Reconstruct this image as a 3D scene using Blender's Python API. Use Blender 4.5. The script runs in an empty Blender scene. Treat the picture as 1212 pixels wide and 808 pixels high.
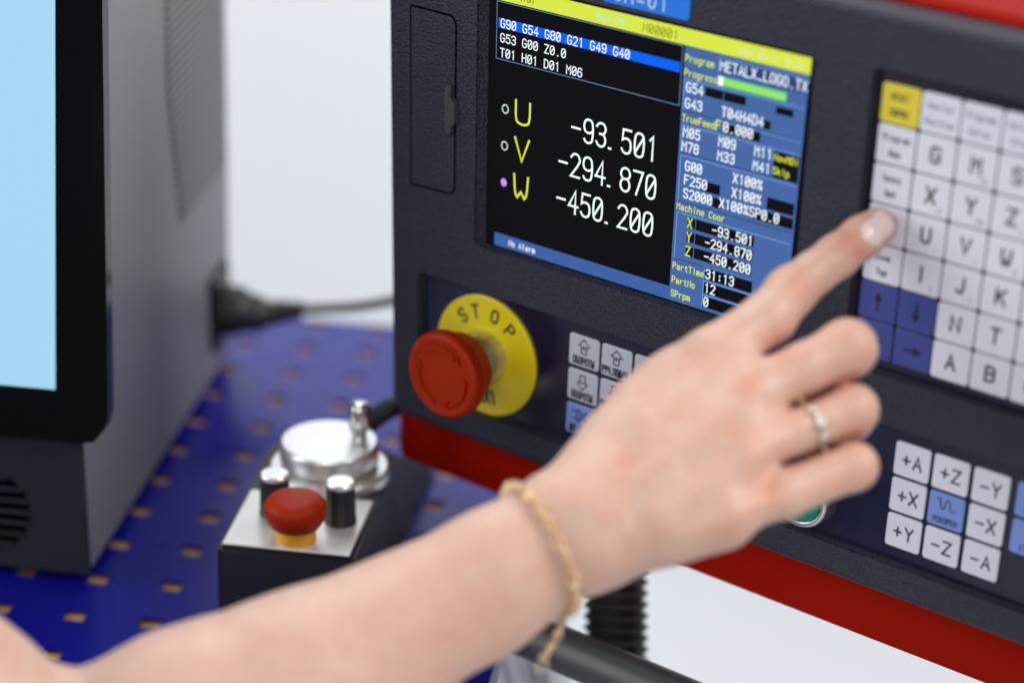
import bpy, bmesh, math
import numpy as np
from mathutils import Vector, Matrix

SC = bpy.context.scene
COL = SC.collection
S = 0.001                                   # the script is written in millimetres

# ------------------------------------------------------------------ camera, world, lamps, exposure
CAM = np.array([646.41, -822.14, 279.10])   # world, mm
DW = np.array([[0.7745, 0.6322, 0.0229],    # camera axes in the world: right, down, forward
               [0.3190, -0.3590, -0.8771],
               [-0.5463, 0.6866, -0.4797]])
u_, _s, v_ = np.linalg.svd(DW)
DW = u_ @ v_
FPX, CX, CY = 2806.02, 554.39, 666.80       # focal length and principal point in photo pixels (1212 x 808)


def at(px, py, d):
    """photo pixel at depth d (mm along the lens axis) -> world mm"""
    return CAM + DW.T @ np.array([(px - CX) / FPX * d, (py - CY) / FPX * d, d])


cam_data = bpy.data.cameras.new('camera')
cam = bpy.data.objects.new('camera', cam_data)
COL.objects.link(cam)
SC.camera = cam
R3 = np.stack([DW[0], -DW[1], -DW[2]], 1)
M4 = Matrix.Identity(4)
for i in range(3):
    for j in range(3):
        M4[i][j] = float(R3[i, j])
    M4[i][3] = float(CAM[i] * S)
cam.matrix_world = M4
cam_data.sensor_width = 36.0
cam_data.sensor_fit = 'HORIZONTAL'
cam_data.lens = FPX / 1212 * 36
cam_data.shift_x = (606 - CX) / 1212
cam_data.shift_y = (CY - 404) / 1212
cam_data.clip_start = 0.02
cam_data.clip_end = 60
cam_data.dof.use_dof = True
cam_data.dof.focus_distance = 1.052
cam_data.dof.aperture_fstop = 3.05

world = bpy.data.worlds.new('World')
SC.world = world
world.use_nodes = True
bg = world.node_tree.nodes['Background']
bg.inputs[0].default_value = (0.90, 0.94, 1.0, 1)
bg.inputs[1].default_value = 0.17

SC.view_settings.view_transform = 'Standard'
SC.view_settings.look = 'None'
SC.view_settings.exposure = 0.0
SC.view_settings.gamma = 1.0
SC.view_settings.use_curve_mapping = False


def lamp(name, loc, aim, size, energy, color):
    d = bpy.data.lights.new(name, 'AREA')
    d.shape = 'RECTANGLE'
    d.size, d.size_y = size
    d.energy = energy
    d.color = color
    o = bpy.data.objects.new(name, d)
    COL.objects.link(o)
    o.location = Vector(loc) * S
    o.rotation_euler = (Vector(aim) - Vector(loc)).to_track_quat('-Z', 'Y').to_euler()
    return o


lamp('front_left_softbox', (-1420, -1260, 560), (60, -60, -110), (1.8, 1.5), 30, (0.965, 0.985, 1.0))
lamp('camera_side_fill', (1000, -1500, 620), (120, -80, -150), (1.2, 1.2), 15, (1.0, 0.985, 0.965))  # added fill without a known source, lightens the hand
lamp('rear_right_softbox', (1330, 440, 1060), (80, -20, -150), (1.0, 0.8), 28, (1.0, 0.985, 0.96))
lamp('wall_fill', (-900, 500, 1500), (-1000, 1500, -100), (1.6, 0.8), 24.5, (0.97, 0.985, 1.0))  # added fill that only brightens the back wall


# ------------------------------------------------------------------ materials
def mat(name, color, rough=0.5, metal=0.0, spec=0.5, coat=0.0, coat_rough=0.1, bump=None, vary=None,
        emit=None, emit_s=1.0, sss=0.0, sss_r=(1, .35, .2), sss_scale=0.004, rough_vary=None, trans=0.0, alpha=1.0):
    m = bpy.data.materials.new(name)
    m.use_nodes = True
    nt = m.node_tree
    b = nt.nodes['Principled BSDF']
    I = b.inputs
    I['Base Color'].default_value = (*color, 1)
    I['Roughness'].default_value = rough
    I['Metallic'].default_value = metal
    I['Specular IOR Level'].default_value = spec
    I['Coat Weight'].default_value = coat
    I['Coat Roughness'].default_value = coat_rough
    I['Transmission Weight'].default_value = trans
    I['Alpha'].default_value = alpha
    if sss:
        I['Subsurface Weight'].default_value = sss
        I['Subsurface Radius'].default_value = sss_r
        I['Subsurface Scale'].default_value = sss_scale
    if emit:
        I['Emission Color'].default_value = (*emit, 1)
        I['Emission Strength'].default_value = emit_s
    tc = nt.nodes.new('ShaderNodeTexCoord')

    def noise(scale, detail=3.0, rough_=0.55):
        n = nt.nodes.new('ShaderNodeTexNoise')
        n.inputs['Scale'].default_value = scale
        n.inputs['Detail'].default_value = detail
        n.inputs['Roughness'].default_value = rough_
        nt.links.new(tc.outputs['Object'], n.inputs['Vector'])
        return n
    if vary:
        scale, amt = vary
        n = noise(scale, 4.0)
        r = nt.nodes.new('ShaderNodeMapRange')
        r.inputs['To Min'].default_value = 1 - amt
        r.inputs['To Max'].default_value = 1 + amt
        mx = nt.nodes.new('ShaderNodeMix')
        mx.data_type = 'RGBA'
        mx.blend_type = 'MULTIPLY'
        mx.inputs[0].default_value = 1
        mx.inputs[6].default_value = (*color, 1)
        nt.links.new(n.outputs[0], r.inputs['Value'])
        nt.links.new(r.outputs[0], mx.inputs[7])
        nt.links.new(mx.outputs[2], I['Base Color'])
    if rough_vary:
        scale, lo, hi = rough_vary
        n = noise(scale, 5.0)
        r = nt.nodes.new('ShaderNodeMapRange')
        r.inputs['From Min'].default_value = 0.3
        r.inputs['From Max'].default_value = 0.7
        r.inputs['To Min'].default_value = lo
        r.inputs['To Max'].default_value = hi
        nt.links.new(n.outputs[0], r.inputs['Value'])
        nt.links.new(r.outputs[0], I['Roughness'])
    if bump:
        scale, strength, dist = bump
        n = noise(scale, 2.0)
        bp = nt.nodes.new('ShaderNodeBump')
        bp.inputs['Strength'].default_value = strength
        bp.inputs['Distance'].default_value = dist
        nt.links.new(n.outputs[0], bp.inputs['Height'])
        nt.links.new(bp.outputs[0], I['Normal'])
    return m


def lin(r, g, b):
    f = lambda c: (c / 255 / 12.92) if c <= 10 else ((c / 255 + 0.055) / 1.055) ** 2.4
    return (f(r), f(g), f(b))


def glow(name, rgb, s=1.0):
    """a patch of lit display"""
    return mat(name, (0.004, 0.004, 0.005), rough=0.30, spec=0.08, emit=lin(*rgb), emit_s=s)


M = {}
M['housing'] = mat('charcoal_grained_plastic', (0.021, 0.023, 0.045), rough=0.42, spec=0.55, bump=(1000, 1.0, 0.0022),
                   vary=(60, 0.12), rough_vary=(25, 0.34, 0.50))
M['wall_plastic'] = mat('charcoal_satin_plastic', (0.035, 0.035, 0.045), rough=0.5, bump=(1500, 0.4, 0.0002))
M['red_shell'] = mat('red_painted_shell', (0.29, 0.0055, 0.0003), rough=0.6, spec=0.07, vary=(18, 0.10), bump=(2200, 0.12, 0.0001))
M['membrane'] = mat('navy_glossy_membrane', (0.008, 0.010, 0.030), rough=0.22, spec=0.5, vary=(15, 0.12), rough_vary=(30, 0.14, 0.30))
M['key_white'] = mat('white_membrane_key', (0.70, 0.71, 0.81), rough=0.30, vary=(40, 0.04), coat=0.3, coat_rough=0.18)
M['key_grey'] = mat('pale_grey_membrane_key', (0.50, 0.51, 0.59), rough=0.33, vary=(40, 0.05))
M['key_blue'] = mat('blue_membrane_key', (0.048, 0.068, 0.27), rough=0.32, vary=(40, 0.05))
M['key_sky'] = mat('light_blue_membrane_key', (0.19, 0.29, 0.68), rough=0.30, vary=(40, 0.05))
M['key_yellow'] = mat('yellow_membrane_key', (0.72, 0.60, 0.045), rough=0.32, vary=(40, 0.05))
M['ink'] = mat('black_print', (0.015, 0.014, 0.03), rough=0.4)
M['ink_soft'] = mat('violet_grey_print', (0.16, 0.14, 0.26), rough=0.4)
M['stop_red'] = mat('red_button_plastic', (0.31, 0.018, 0.0008), rough=0.45, spec=0.14, vary=(70, 0.07), bump=(900, 0.10, 0.0002))
M['yellow'] = mat('yellow_plate', (0.72, 0.58, 0.006), rough=0.30, vary=(60, 0.05))
M['chrome'] = mat('brushed_chrome', (0.72, 0.72, 0.70), rough=0.20, metal=1.0, bump=(400, 0.08, 0.0002))
M['collar'] = mat('satin_collar', (0.74, 0.66, 0.36), rough=0.24, metal=0.9, vary=(90, .1))
M['silver'] = mat('satin_aluminium', (0.80, 0.80, 0.80), rough=0.32, metal=0.8, vary=(50, 0.06))
M['brushed'] = mat('brushed_plate', (0.80, 0.79, 0.77), rough=0.36, metal=0.45, vary=(40, 0.08))
M['sticker'] = mat('blue_sticker', (0.004, 0.19, 0.80), rough=0.4, vary=(80, 0.05))
M['white_print'] = mat('pale_print', (0.45, 0.62, 0.85), rough=0.4)
M['green'] = mat('green_button', (0.004, 0.23, 0.15), rough=0.3)
M['gap'] = mat('dark_gap', (0.001, 0.001, 0.001), rough=1.0, spec=0.0)
M['black'] = mat('black_plastic', (0.010, 0.010, 0.012), rough=0.38, vary=(50, 0.15))
M['black_soft'] = mat('dark_grey_moulding', (0.017, 0.018, 0.022), rough=0.5, vary=(30, 0.12))
M['rubber'] = mat('black_rubber', (0.014, 0.014, 0.018), rough=0.5)
M['bar'] = mat('dark_grey_coated_tube', (0.040, 0.042, 0.050), rough=0.40, vary=(30, 0.10))
M['cabinet'] = mat('grey_powder_coat', (0.20, 0.20, 0.225), rough=0.48, vary=(9, 0.06), bump=(1300, 0.15, 0.0002))
M['front_shade'] = mat('cabinet_grey_shaded', (0.020, 0.020, 0.026), rough=0.5, vary=(20, 0.1), bump=(1300, 0.15, 0.0002))  # shade on the cabinet front, put into the colour
M['cabinet_slot'] = mat('dark_grey_inside', (0.070, 0.070, 0.082), rough=0.6)
M['gloss_black'] = mat('gloss_black_bezel', (0.002, 0.002, 0.003), rough=0.10, spec=0.22)
M['cyan_screen'] = mat('pale_blue_screen', (0.01, 0.01, 0.01), rough=0.2, emit=lin(164, 218, 245), emit_s=0.97)
M['blue_steel'] = mat('blue_perforated_steel', (0.004, 0.006, 0.205), rough=0.30, spec=0.30, vary=(7, 0.10), rough_vary=(14, 0.22, 0.36))
M['wood'] = mat('tan_board', (0.50, 0.29, 0.13), rough=0.6, vary=(40, 0.25))
M['wall'] = mat('white_wall_paint', (0.82, 0.84, 0.88), rough=0.8, vary=(1.5, 0.03))
M['floor'] = mat('pale_floor', (0.69, 0.705, 0.735), rough=0.55, vary=(2.0, 0.04))
M['film'] = mat('crumpled_pale_film', (0.74, 0.82, 0.93), rough=0.25, spec=0.6, vary=(60, 0.25))
M['gold'] = mat('yellow_gold', (0.86, 0.63, 0.40), rough=0.30, metal=1.0, vary=(300, 0.12))
M['white_gold'] = mat('pale_gold', (0.78, 0.66, 0.44), rough=0.2, metal=1.0)
M['stone'] = mat('clear_stone', (0.85, 0.87, 0.84), rough=0.06, spec=0.9, trans=0.25)
M['nail'] = mat('bare_fingernail', (0.88, 0.64, 0.59), rough=0.20, spec=0.6, sss=0.15, coat=0.6, coat_rough=0.12, vary=(220, 0.05))
M['lcd'] = glow('display_black', (3, 2, 6))
M['g_white'] = glow('display_white', (240, 250, 255), 1.05)
M['g_yellow'] = glow('display_yellow', (222, 238, 70))
M['g_title'] = glow('display_title_yellow', (219, 233, 72))
M['g_blue'] = glow('display_blue', (0, 98, 245))
M['g_panel'] = glow('display_steel_blue', (70, 104, 165))
M['g_status'] = glow('display_status_blue', (62, 98, 165))
M['g_line'] = glow('display_line_blue', (112, 158, 218))
M['g_frame'] = glow('display_frame_grey', (92, 122, 158))
M['g_shadow'] = glow('display_dark_blue', (40, 66, 128))
M['g_box'] = glow('display_box_black', (5, 5, 9))
M['g_green'] = glow('display_green', (150, 230, 100))
M['g_lime'] = glow('display_lime_edge', (60, 205, 130))
M['g_lilac'] = glow('display_lilac', (214, 150, 245))
M['g_cyan'] = glow('display_pale_cyan', (170, 240, 215))
M['g_olive'] = glow('display_olive', (120, 130, 18))
M['g_pale'] = glow('display_pale_yellow', (226, 232, 170))


# ------------------------------------------------------------------ object helpers
ORG = {}


def raw(name, verts, faces, m, parent=None, org=None, smooth=False, mi=None):
    """one mesh object; verts in mm in the frame of its thing; org = where its own origin stands in that frame"""
    v = np.asarray(verts, float)
    po = ORG[parent.name] if parent else np.zeros(3)
    o_ = np.asarray(org if org is not None else po, float)
    me = bpy.data.meshes.new(name)
    me.from_pydata(((v - o_) * S).tolist(), [], [list(f) for f in faces])
    ms = m if isinstance(m, (list, tuple)) else [m]
    for x in ms:
        me.materials.append(x)
    if mi is not None:
        me.polygons.foreach_set('material_index', np.asarray(mi, dtype=np.int32))
    if smooth is True:
        me.polygons.foreach_set('use_smooth', np.ones(len(me.polygons), dtype=bool))
    elif smooth is not False:
        me.polygons.foreach_set('use_smooth', np.asarray(smooth, dtype=bool))
    me.update()
    o = bpy.data.objects.new(name, me)
    COL.objects.link(o)
    o.parent = parent
    o.location = Vector((o_ - po).tolist()) * S
    ORG[o.name] = o_
    return o


def dup(o, org, parent=None, name=None):
    """copy of a part (shared mesh) standing at org"""
    c = o.copy()
    COL.objects.link(c)
    p = parent or o.parent
    c.parent = p
    c.location = Vector((np.asarray(org, float) - ORG[p.name]).tolist()) * S
    ORG[c.name] = np.asarray(org, float)
    return c


TA = math.atan2(0.498, 0.867)               # the bench stands turned by 30 degrees to the panel
TO = np.array([-130.18, -154.55, -305.3])   # a hole of the bench top


def tw(x, y, z=0):
    c, s = math.cos(TA), math.sin(TA)
    return np.array([TO[0] + c * x - s * y, TO[1] + s * x + c * y, TO[2] + z])


def thing(name, label, cat, base, bench=False, group=None):
    """Empty at the thing's base; its parts are written in world mm, or in bench mm when bench is set"""
    o = bpy.data.objects.new(name, None)
    o.empty_display_size = 0.02
    COL.objects.link(o)
    if bench:
        o.location = Vector(tw(*base).tolist()) * S
        o.rotation_euler = (0, 0, TA)
    else:
        o.location = Vector(base) * S
    ORG[o.name] = np.array(base, float)
    tag(o, label, cat, group)
    return o


def tag(o, label=None, cat=None, group=None, kind=None):
    if label: o['label'] = label
    if cat: o['category'] = cat
    if group: o['group'] = group
    if kind: o['kind'] = kind
    return o


def box(x0, y0, z0, x1, y1, z1, bev=0.0, seg=2):
    bm = bmesh.new()
    bmesh.ops.create_cube(bm, size=1)
    for v in bm.verts:
        v.co = Vector(((x0 + x1) / 2 + v.co.x * (x1 - x0), (y0 + y1) / 2 + v.co.y * (y1 - y0), (z0 + z1) / 2 + v.co.z * (z1 - z0)))
    if bev:
        bmesh.ops.bevel(bm, geom=bm.edges[:], offset=bev, segments=seg, profile=0.5, affect='EDGES')
    return dump(bm)


def dump(bm):
    bm.verts.index_update()
    v = [tuple(x.co) for x in bm.verts]
    f = [[q.index for q in x.verts] for x in bm.faces]
    bm.free()
    return v, f


def join(*parts):
    V, F = [], []
    for v, f in parts:
        n = len(V)
        V += [tuple(p) for p in v]
        F += [[i + n for i in q] for q in f]
    return V, F


def lathe(profile, n=48, axis='z', c=(0, 0, 0), wob=None):
    """profile = [(radius, height)...] turned round an axis through c"""
    V, F = [], []
    k = len(profile)
    for i in range(n):
        a = 2 * math.pi * i / n
        for j, (r, h) in enumerate(profile):
            rr = r + (wob(i, j) if wob else 0)
            x, y = rr * math.cos(a), rr * math.sin(a)
            if axis == 'z': V.append((c[0] + x, c[1] + y, c[2] + h))
            elif axis == 'y': V.append((c[0] + x, c[1] + h, c[2] + y))
            else: V.append((c[0] + h, c[1] + x, c[2] + y))
    for i in range(n):
        i2 = (i + 1) % n
        for j in range(k - 1):
            q = [i * k + j, i2 * k + j, i2 * k + j + 1, i * k + j + 1]
            F.append(q if axis in 'zx' else q[::-1])
    return V, F


def tube(path, radii, n=14, cap=True):
    """tube swept along a list of points"""
    P = np.array(path, float)
    R = np.broadcast_to(np.asarray(radii, float), (len(P),))
    T = np.gradient(P, axis=0)
    T /= np.linalg.norm(T, axis=1)[:, None]
    up = np.array([0, 0, 1.0])
    if abs(T[0] @ up) > 0.9: up = np.array([1.0, 0, 0])
    V, F = [], []
    b = np.cross(T[0], up); b /= np.linalg.norm(b)
    for i in range(len(P)):
        b = b - T[i] * (b @ T[i]); b /= np.linalg.norm(b)
        c = np.cross(T[i], b)
        for k in range(n):
            a = 2 * math.pi * k / n
            V.append(tuple(P[i] + R[i] * (math.cos(a) * b + math.sin(a) * c)))
    for i in range(len(P) - 1):
        for k in range(n):
            k2 = (k + 1) % n
            F.append([i * n + k, i * n + k2, (i + 1) * n + k2, (i + 1) * n + k])
    if cap:
        F.append(list(range(n))[::-1])
        F.append([(len(P) - 1) * n + k for k in range(n)])
    return V, F


def spline(pts, m=8):
    """Catmull-Rom through pts"""
    P = [np.array(p, float) for p in pts]
    P = [2 * P[0] - P[1]] + P + [2 * P[-1] - P[-2]]
    out = []
    for i in range(1, len(P) - 2):
        a, b, c, d = P[i - 1:i + 3]
        for k in range(m):
            t = k / m
            out.append(0.5 * (2 * b + (c - a) * t + (2 * a - 5 * b + 4 * c - d) * t * t + (3 * b - a - 3 * c + d) * t ** 3))
    out.append(P[-2])
    return out


def rrect(x0, z0, x1, z1, r, n=5):
    """rounded rectangle, counter-clockwise in x, z"""
    out = []
    for cx, cz, a0 in ((x1 - r, z1 - r, 0), (x0 + r, z1 - r, 90), (x0 + r, z0 + r, 180), (x1 - r, z0 + r, 270)):
        for k in range(n + 1):
            a = math.radians(a0 + 90 * k / n)
            out.append((cx + r * math.cos(a), cz + r * math.sin(a)))
    return out


# ------------------------------------------------------------------ a monoline lettering, cell 4 x 6
G = {}


def gl(ch, s):
    G[ch] = [[tuple(float(c) for c in p.split(',')) for p in line.split()] for line in s.split('|')]


_o = '1,0 3,0 4,1 4,5 3,6 1,6 0,5 0,1 1,0'
for ch, s in {
    '0': _o + '|0.4,1.1 3.6,4.9', '1': '1,5 2.2,6 2.2,0', '2': '0,5 1,6 3,6 4,5 4,3.9 0,0 4,0',
    '3': '0,5 1,6 3,6 4,5 4,4.1 3,3.2 1.5,3.2|3,3.2 4,2.3 4,1 3,0 1,0 0,1', '4': '3,0 3,6 0,1.9 4.2,1.9',
    '5': '3.9,6 0.5,6 0.2,3.3 1,3.8 3,3.8 4,2.8 4,1 3,0 1,0 0,1',
    '6': '3.8,5.2 3,6 1,6 0,5 0,1 1,0 3,0 4,1 4,2.6 3,3.5 1,3.5 0,2.7', '7': '0,6 4,6 1.4,0',
    '8': '1,3.2 0,4 0,5 1,6 3,6 4,5 4,4 3,3.2 1,3.2 0,2.3 0,1 1,0 3,0 4,1 4,2.3 3,3.2',
    '9': '0.2,0.8 1,0 3,0 4,1 4,5 3,6 1,6 0,5 0,3.5 1,2.6 3,2.6 4,3.4',
    'A': '0,0 2,6 4,0|0.8,2 3.2,2', 'B': '0,0 0,6 3,6 4,5 4,4 3,3.2 0,3.2|3,3.2 4,2.3 4,1 3,0 0,0',
    'C': '4,5 3,6 1,6 0,5 0,1 1,0 3,0 4,1', 'D': '0,0 0,6 2.6,6 4,4.6 4,1.4 2.6,0 0,0', 'E': '4,6 0,6 0,0 4,0|0,3.2 3,3.2',
    'F': '4,6 0,6 0,0|0,3.2 3,3.2', 'G': '4,5 3,6 1,6 0,5 0,1 1,0 3,0 4,1 4,2.8 2.4,2.8', 'H': '0,0 0,6|4,0 4,6|0,3.1 4,3.1',
    'I': '2,0 2,6', 'J': '3.4,6 3.4,1 2.6,0 1.2,0 0.3,1', 'K': '0,0 0,6|4,6 0.2,2.6|1.4,3.6 4,0', 'L': '0,6 0,0 4,0',
    'M': '0,0 0,6 2,3 4,6 4,0', 'N': '0,0 0,6 4,0 4,6', 'O': _o, 'P': '0,0 0,6 3,6 4,5 4,3.8 3,2.9 0,2.9',
    'Q': _o + '|2.4,1.6 4.2,-0.4', 'R': '0,0 0,6 3,6 4,5 4,3.9 3,3 0,3|2,3 4,0',
    'S': '4,5 3,6 1,6 0,5 0,4 1,3.2 3,2.9 4,2 4,1 3,0 1,0 0,1', 'T': '0,6 4,6|2,6 2,0', 'U': '0,6 0,1 1,0 3,0 4,1 4,6',
    'V': '0,6 2,0 4,6', 'W': '0,6 0.3,1 1,0 2,1.6 3,0 3.7,1 4,6', 'X': '0,0 4,6|0,6 4,0', 'Y': '0,6 2,3 4,6|2,3 2,0', 'Z': '0,6 4,6 0,0 4,0',
    'a': '0.4,3.6 1.2,4 2.8,4 3.6,3.2 3.6,0|3.6,2.3 1,2.3 0.2,1.5 0.2,0.7 1,0 2.6,0 3.6,1', 'c': '3.8,3.2 3,4 1,4 0.2,3.2 0.2,0.8 1,0 3,0 3.8,0.8',
    'd': '3.8,6 3.8,0|3.8,3 2.8,4 1,4 0.2,3.2 0.2,0.8 1,0 2.8,0 3.8,1', 'e': '0.2,2.1 3.8,2.1 3.8,3.2 3,4 1,4 0.2,3.2 0.2,0.8 1,0 3.4,0',
    'g': '3.8,4 3.8,-1 3,-1.7 0.6,-1.7|3.8,3 2.8,4 1,4 0.2,3.2 0.2,0.9 1,0.2 2.8,0.2 3.8,1.1', 'h': '0.2,0 0.2,6|0.2,3 1.2,4 2.8,4 3.7,3.2 3.7,0',
    'i': '2,0 2,4|2,5.2 2,6', 'k': '0.3,0 0.3,6|3.6,4 0.5,1.8|1.5,2.5 3.8,0', 'l': '1.2,6 2,6 2,0.6 2.8,0',
    'm': '0,0 0,4|0,3.2 0.7,4 1.4,4 2,3.3 2,0|2,3.3 2.7,4 3.3,4 4,3.3 4,0', 'n': '0.2,0 0.2,4|0.2,3 1.2,4 2.8,4 3.7,3.2 3.7,0',
    'o': '1,0 3,0 3.8,0.8 3.8,3.2 3,4 1,4 0.2,3.2 0.2,0.8 1,0', 'p': '0.2,-1.8 0.2,4|0.2,3 1.2,4 3,4 3.8,3.2 3.8,0.8 3,0 1.2,0 0.2,1',
    'r': '0.6,0 0.6,4|0.6,2.8 1.8,4 3.4,4', 's': '3.6,3.5 3,4 1,4 0.3,3.3 1,2.3 3,1.8 3.7,0.9 3,0 1,0 0.3,0.5', 't': '1.6,5.4 1.6,0.8 2.4,0 3.6,0|0.4,4 3.4,4',
    'u': '0.2,4 0.2,0.8 1,0 2.8,0 3.8,1|3.8,4 3.8,0', 'w': '0,4 0.9,0 2,3 3.1,0 4,4', 'x': '0.2,0 3.8,4|0.2,4 3.8,0', 'y': '0.2,4 2,0.3|3.8,4 1.4,-1.6',
    '-': '0.2,3 3.8,3', '.': '1.6,0.1 2.4,0.1', ':': '2,0.9 2,1.6|2,3.6 2,4.3', '%': '0.2,0.2 3.8,5.8|0.2,5.7 1.2,5.7 1.2,4.4 0.2,4.4 0.2,5.7|2.8,1.6 3.8,1.6 3.8,0.3 2.8,0.3 2.8,1.6',
    '+': '0.2,3 3.8,3|2,1.1 2,4.9', '(': '2.8,6.2 1.6,4.6 1.6,1.4 2.8,-0.2', ')': '1.2,6.2 2.4,4.6 2.4,1.4 1.2,-0.2',
    'b': '0.2,6 0.2,0|0.2,3 1.2,4 3,4 3.8,3.2 3.8,0.8 3,0 1.2,0 0.2,1', 'f': '3.4,6 2.4,6 1.6,5.2 1.6,0|0.4,4 3,4', 'v': '0.2,4 2,0 3.8,4', '_': '0.4,0.2 3.6,0.2', '~': '0.4,0.9 3.6,0.9', '?': '0.3,5 1.2,6 3,6 3.8,5 3.8,4 2,2.6 2,1.6|2,0.1 2,0.6', ' ': '',
    'Б': '3.8,6 0,6 0,0 3,0 4,1 4,2.4 3,3.3 0,3.3', 'Ы': '0,6 0,0 1.6,0 2.4,0.8 2.4,2.4 1.6,3.3 0,3.3|4,0 4,6', 'П': '0,0 0,6 4,6 4,0',
    'У': '0,6 2.1,2.4|4,6 1.6,0.4 0.4,0', 'Ч': '0,6 0,3.9 0.9,3 4,3|4,6 4,0', 'Д': '0,-0.9 0,0 4,0 4,-0.9|0.6,0 1.4,6 3.4,6 3.4,0',
    'Ш': '0,6 0,0 4,0 4,6|2,0 2,6', 'Р': '0,0 0,6 3,6 4,5 4,3.8 3,2.9 0,2.9', 'О': _o, 'Т': '0,6 4,6|2,6 2,0', 'А': '0,0 2,6 4,0|0.8,2 3.2,2',
    'С': '4,5 3,6 1,6 0,5 0,1 1,0 3,0 4,1', 'Н': '0,0 0,6|4,0 4,6|0,3.1 4,3.1', 'К': '0,0 0,6|4,6 0.2,2.6|1.4,3.6 4,0', 'Л': '0,0 1.4,6 4,6 4,0', 'Г': '0,0 0,6 4,6', 'М': '0,0 0,6 2,3 4,6 4,0', 'Е': '4,6 0,6 0,0 4,0|0,3.2 3,3.2', 'И': '0,6 0,0 4,6 4,0', 'В': '0,0 0,6 3,6 4,5 4,4 3,3.2 0,3.2|3,3.2 4,2.3 4,1 3,0 0,0',
}.items():
    gl(ch, s) if s else G.__setitem__(ch, [])


def ribbon(pts, w, closed=None):
    """mitred flat ribbon along 2-D points -> verts2d, faces"""
    P = [np.array(p, float) for p in pts]
    closed = np.allclose(P[0], P[-1]) and len(P) > 3 if closed is None else closed
    if closed: P = P[:-1]
    n = len(P)
    L, Rr = [], []
    for i in range(n):
        a = P[i - 1] if (i > 0 or closed) else None
        b = P[(i + 1) % n] if (i < n - 1 or closed) else None
        d1 = (P[i] - a) / max(np.linalg.norm(P[i] - a), 1e-9) if a is not None else None
        d2 = (b - P[i]) / max(np.linalg.norm(b - P[i]), 1e-9) if b is not None else None
        p = P[i].copy()
        if d1 is None: d1 = d2; p = p - d2 * w * 0.45
        if d2 is None: d2 = d1; p = p + d1 * w * 0.45
        n1 = np.array([-d1[1], d1[0]]); n2 = np.array([-d2[1], d2[0]])
        m = n1 + n2
        q = np.linalg.norm(m)
        m = n1 if q < 1e-6 else m / q
        k = min(1 / max(m @ n1, 0.35), 1.9)
        L.append(p + m * w / 2 * k); Rr.append(p - m * w / 2 * k)
    V = L + Rr
    F = []
    for i in range(n if closed else n - 1):
        j = (i + 1) % n
        F.append([i, n + i, n + j, j])
    return V, F


def soften(pts):
    """round the blunt corners of a stroke"""
    P = [np.array(p, float) for p in pts]
    if len(P) < 3: return pts
    cl = np.allclose(P[0], P[-1])
    if cl: P = P[:-1]
    n = len(P); out = []
    for i in range(n):
        if not cl and i in (0, n - 1): out.append(tuple(P[i])); continue
        a, b, c = P[i - 1], P[i], P[(i + 1) % n]
        u, w = (b - a) / np.linalg.norm(b - a), (c - b) / np.linalg.norm(c - b)
        if 0.45 < u @ w < 0.99:
            out += [tuple(b + (a - b) * 0.28), tuple(b + (c - b) * 0.28)]
        else: out.append(tuple(b))
    if cl: out.append(out[0])
    return out


def lettering(text, x, z, adv, h, w, pt, wid=None, slant=0.0):
    """verts/faces of a text; pt(x, z, layer) places a point; adv = advance, h = cap height, w = stroke"""
    V, F = [], []
    cw = wid if wid else adv * 0.70
    for i, ch in enumerate(text):
        for k, line in enumerate(G[ch]):
            if ch == '.' and cw / adv > 0.69 and h > 40: line = [(a - 1.6, b) for a, b in line]
            pts = [(x + i * adv + a / 4 * cw + slant * b, z + b / 6 * h) for a, b in soften(line)]
            v, f = ribbon(pts, w)
            n = len(V)
            V += [pt(p[0], p[1], k) for p in v]
            F += [[q + n for q in t] for t in f]
    return V, F


# ------------------------------------------------------------------ the setting
fl = raw('floor', [(-4000, -3000, -1050), (4000, -3000, -1050), (4000, 4000, -1050), (-4000, 4000, -1050)], [[0, 1, 2, 3]], M['floor'])
tag(fl, kind='structure')
a_, b_ = tw(-2500, 1500), tw(2500, 1500)
wv = [(a_[0], a_[1], -1050), (b_[0], b_[1], -1050), (b_[0], b_[1], 2200), (a_[0], a_[1], 2200)]
c_, d_ = tw(-2500, 1600), tw(2500, 1600)
wv += [(c_[0], c_[1], -1050), (d_[0], d_[1], -1050), (d_[0], d_[1], 2200), (c_[0], c_[1], 2200)]
wl = raw('wall', wv, [[0, 1, 2, 3], [5, 4, 7, 6], [3, 2, 6, 7], [1, 5, 6, 2], [4, 0, 3, 7]], M['wall'])
tag(wl, kind='structure')

# ------------------------------------------------------------------ perforated bench
bench = thing('workbench', 'blue perforated steel workbench with tan wood showing through its square holes', 'workbench', (-150, 130, -745), bench=True)
X0, X1, Y0, Y1 = -15, 5, -5, 10            # hole columns and rows; the sheet ends half a pitch beyond


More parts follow.
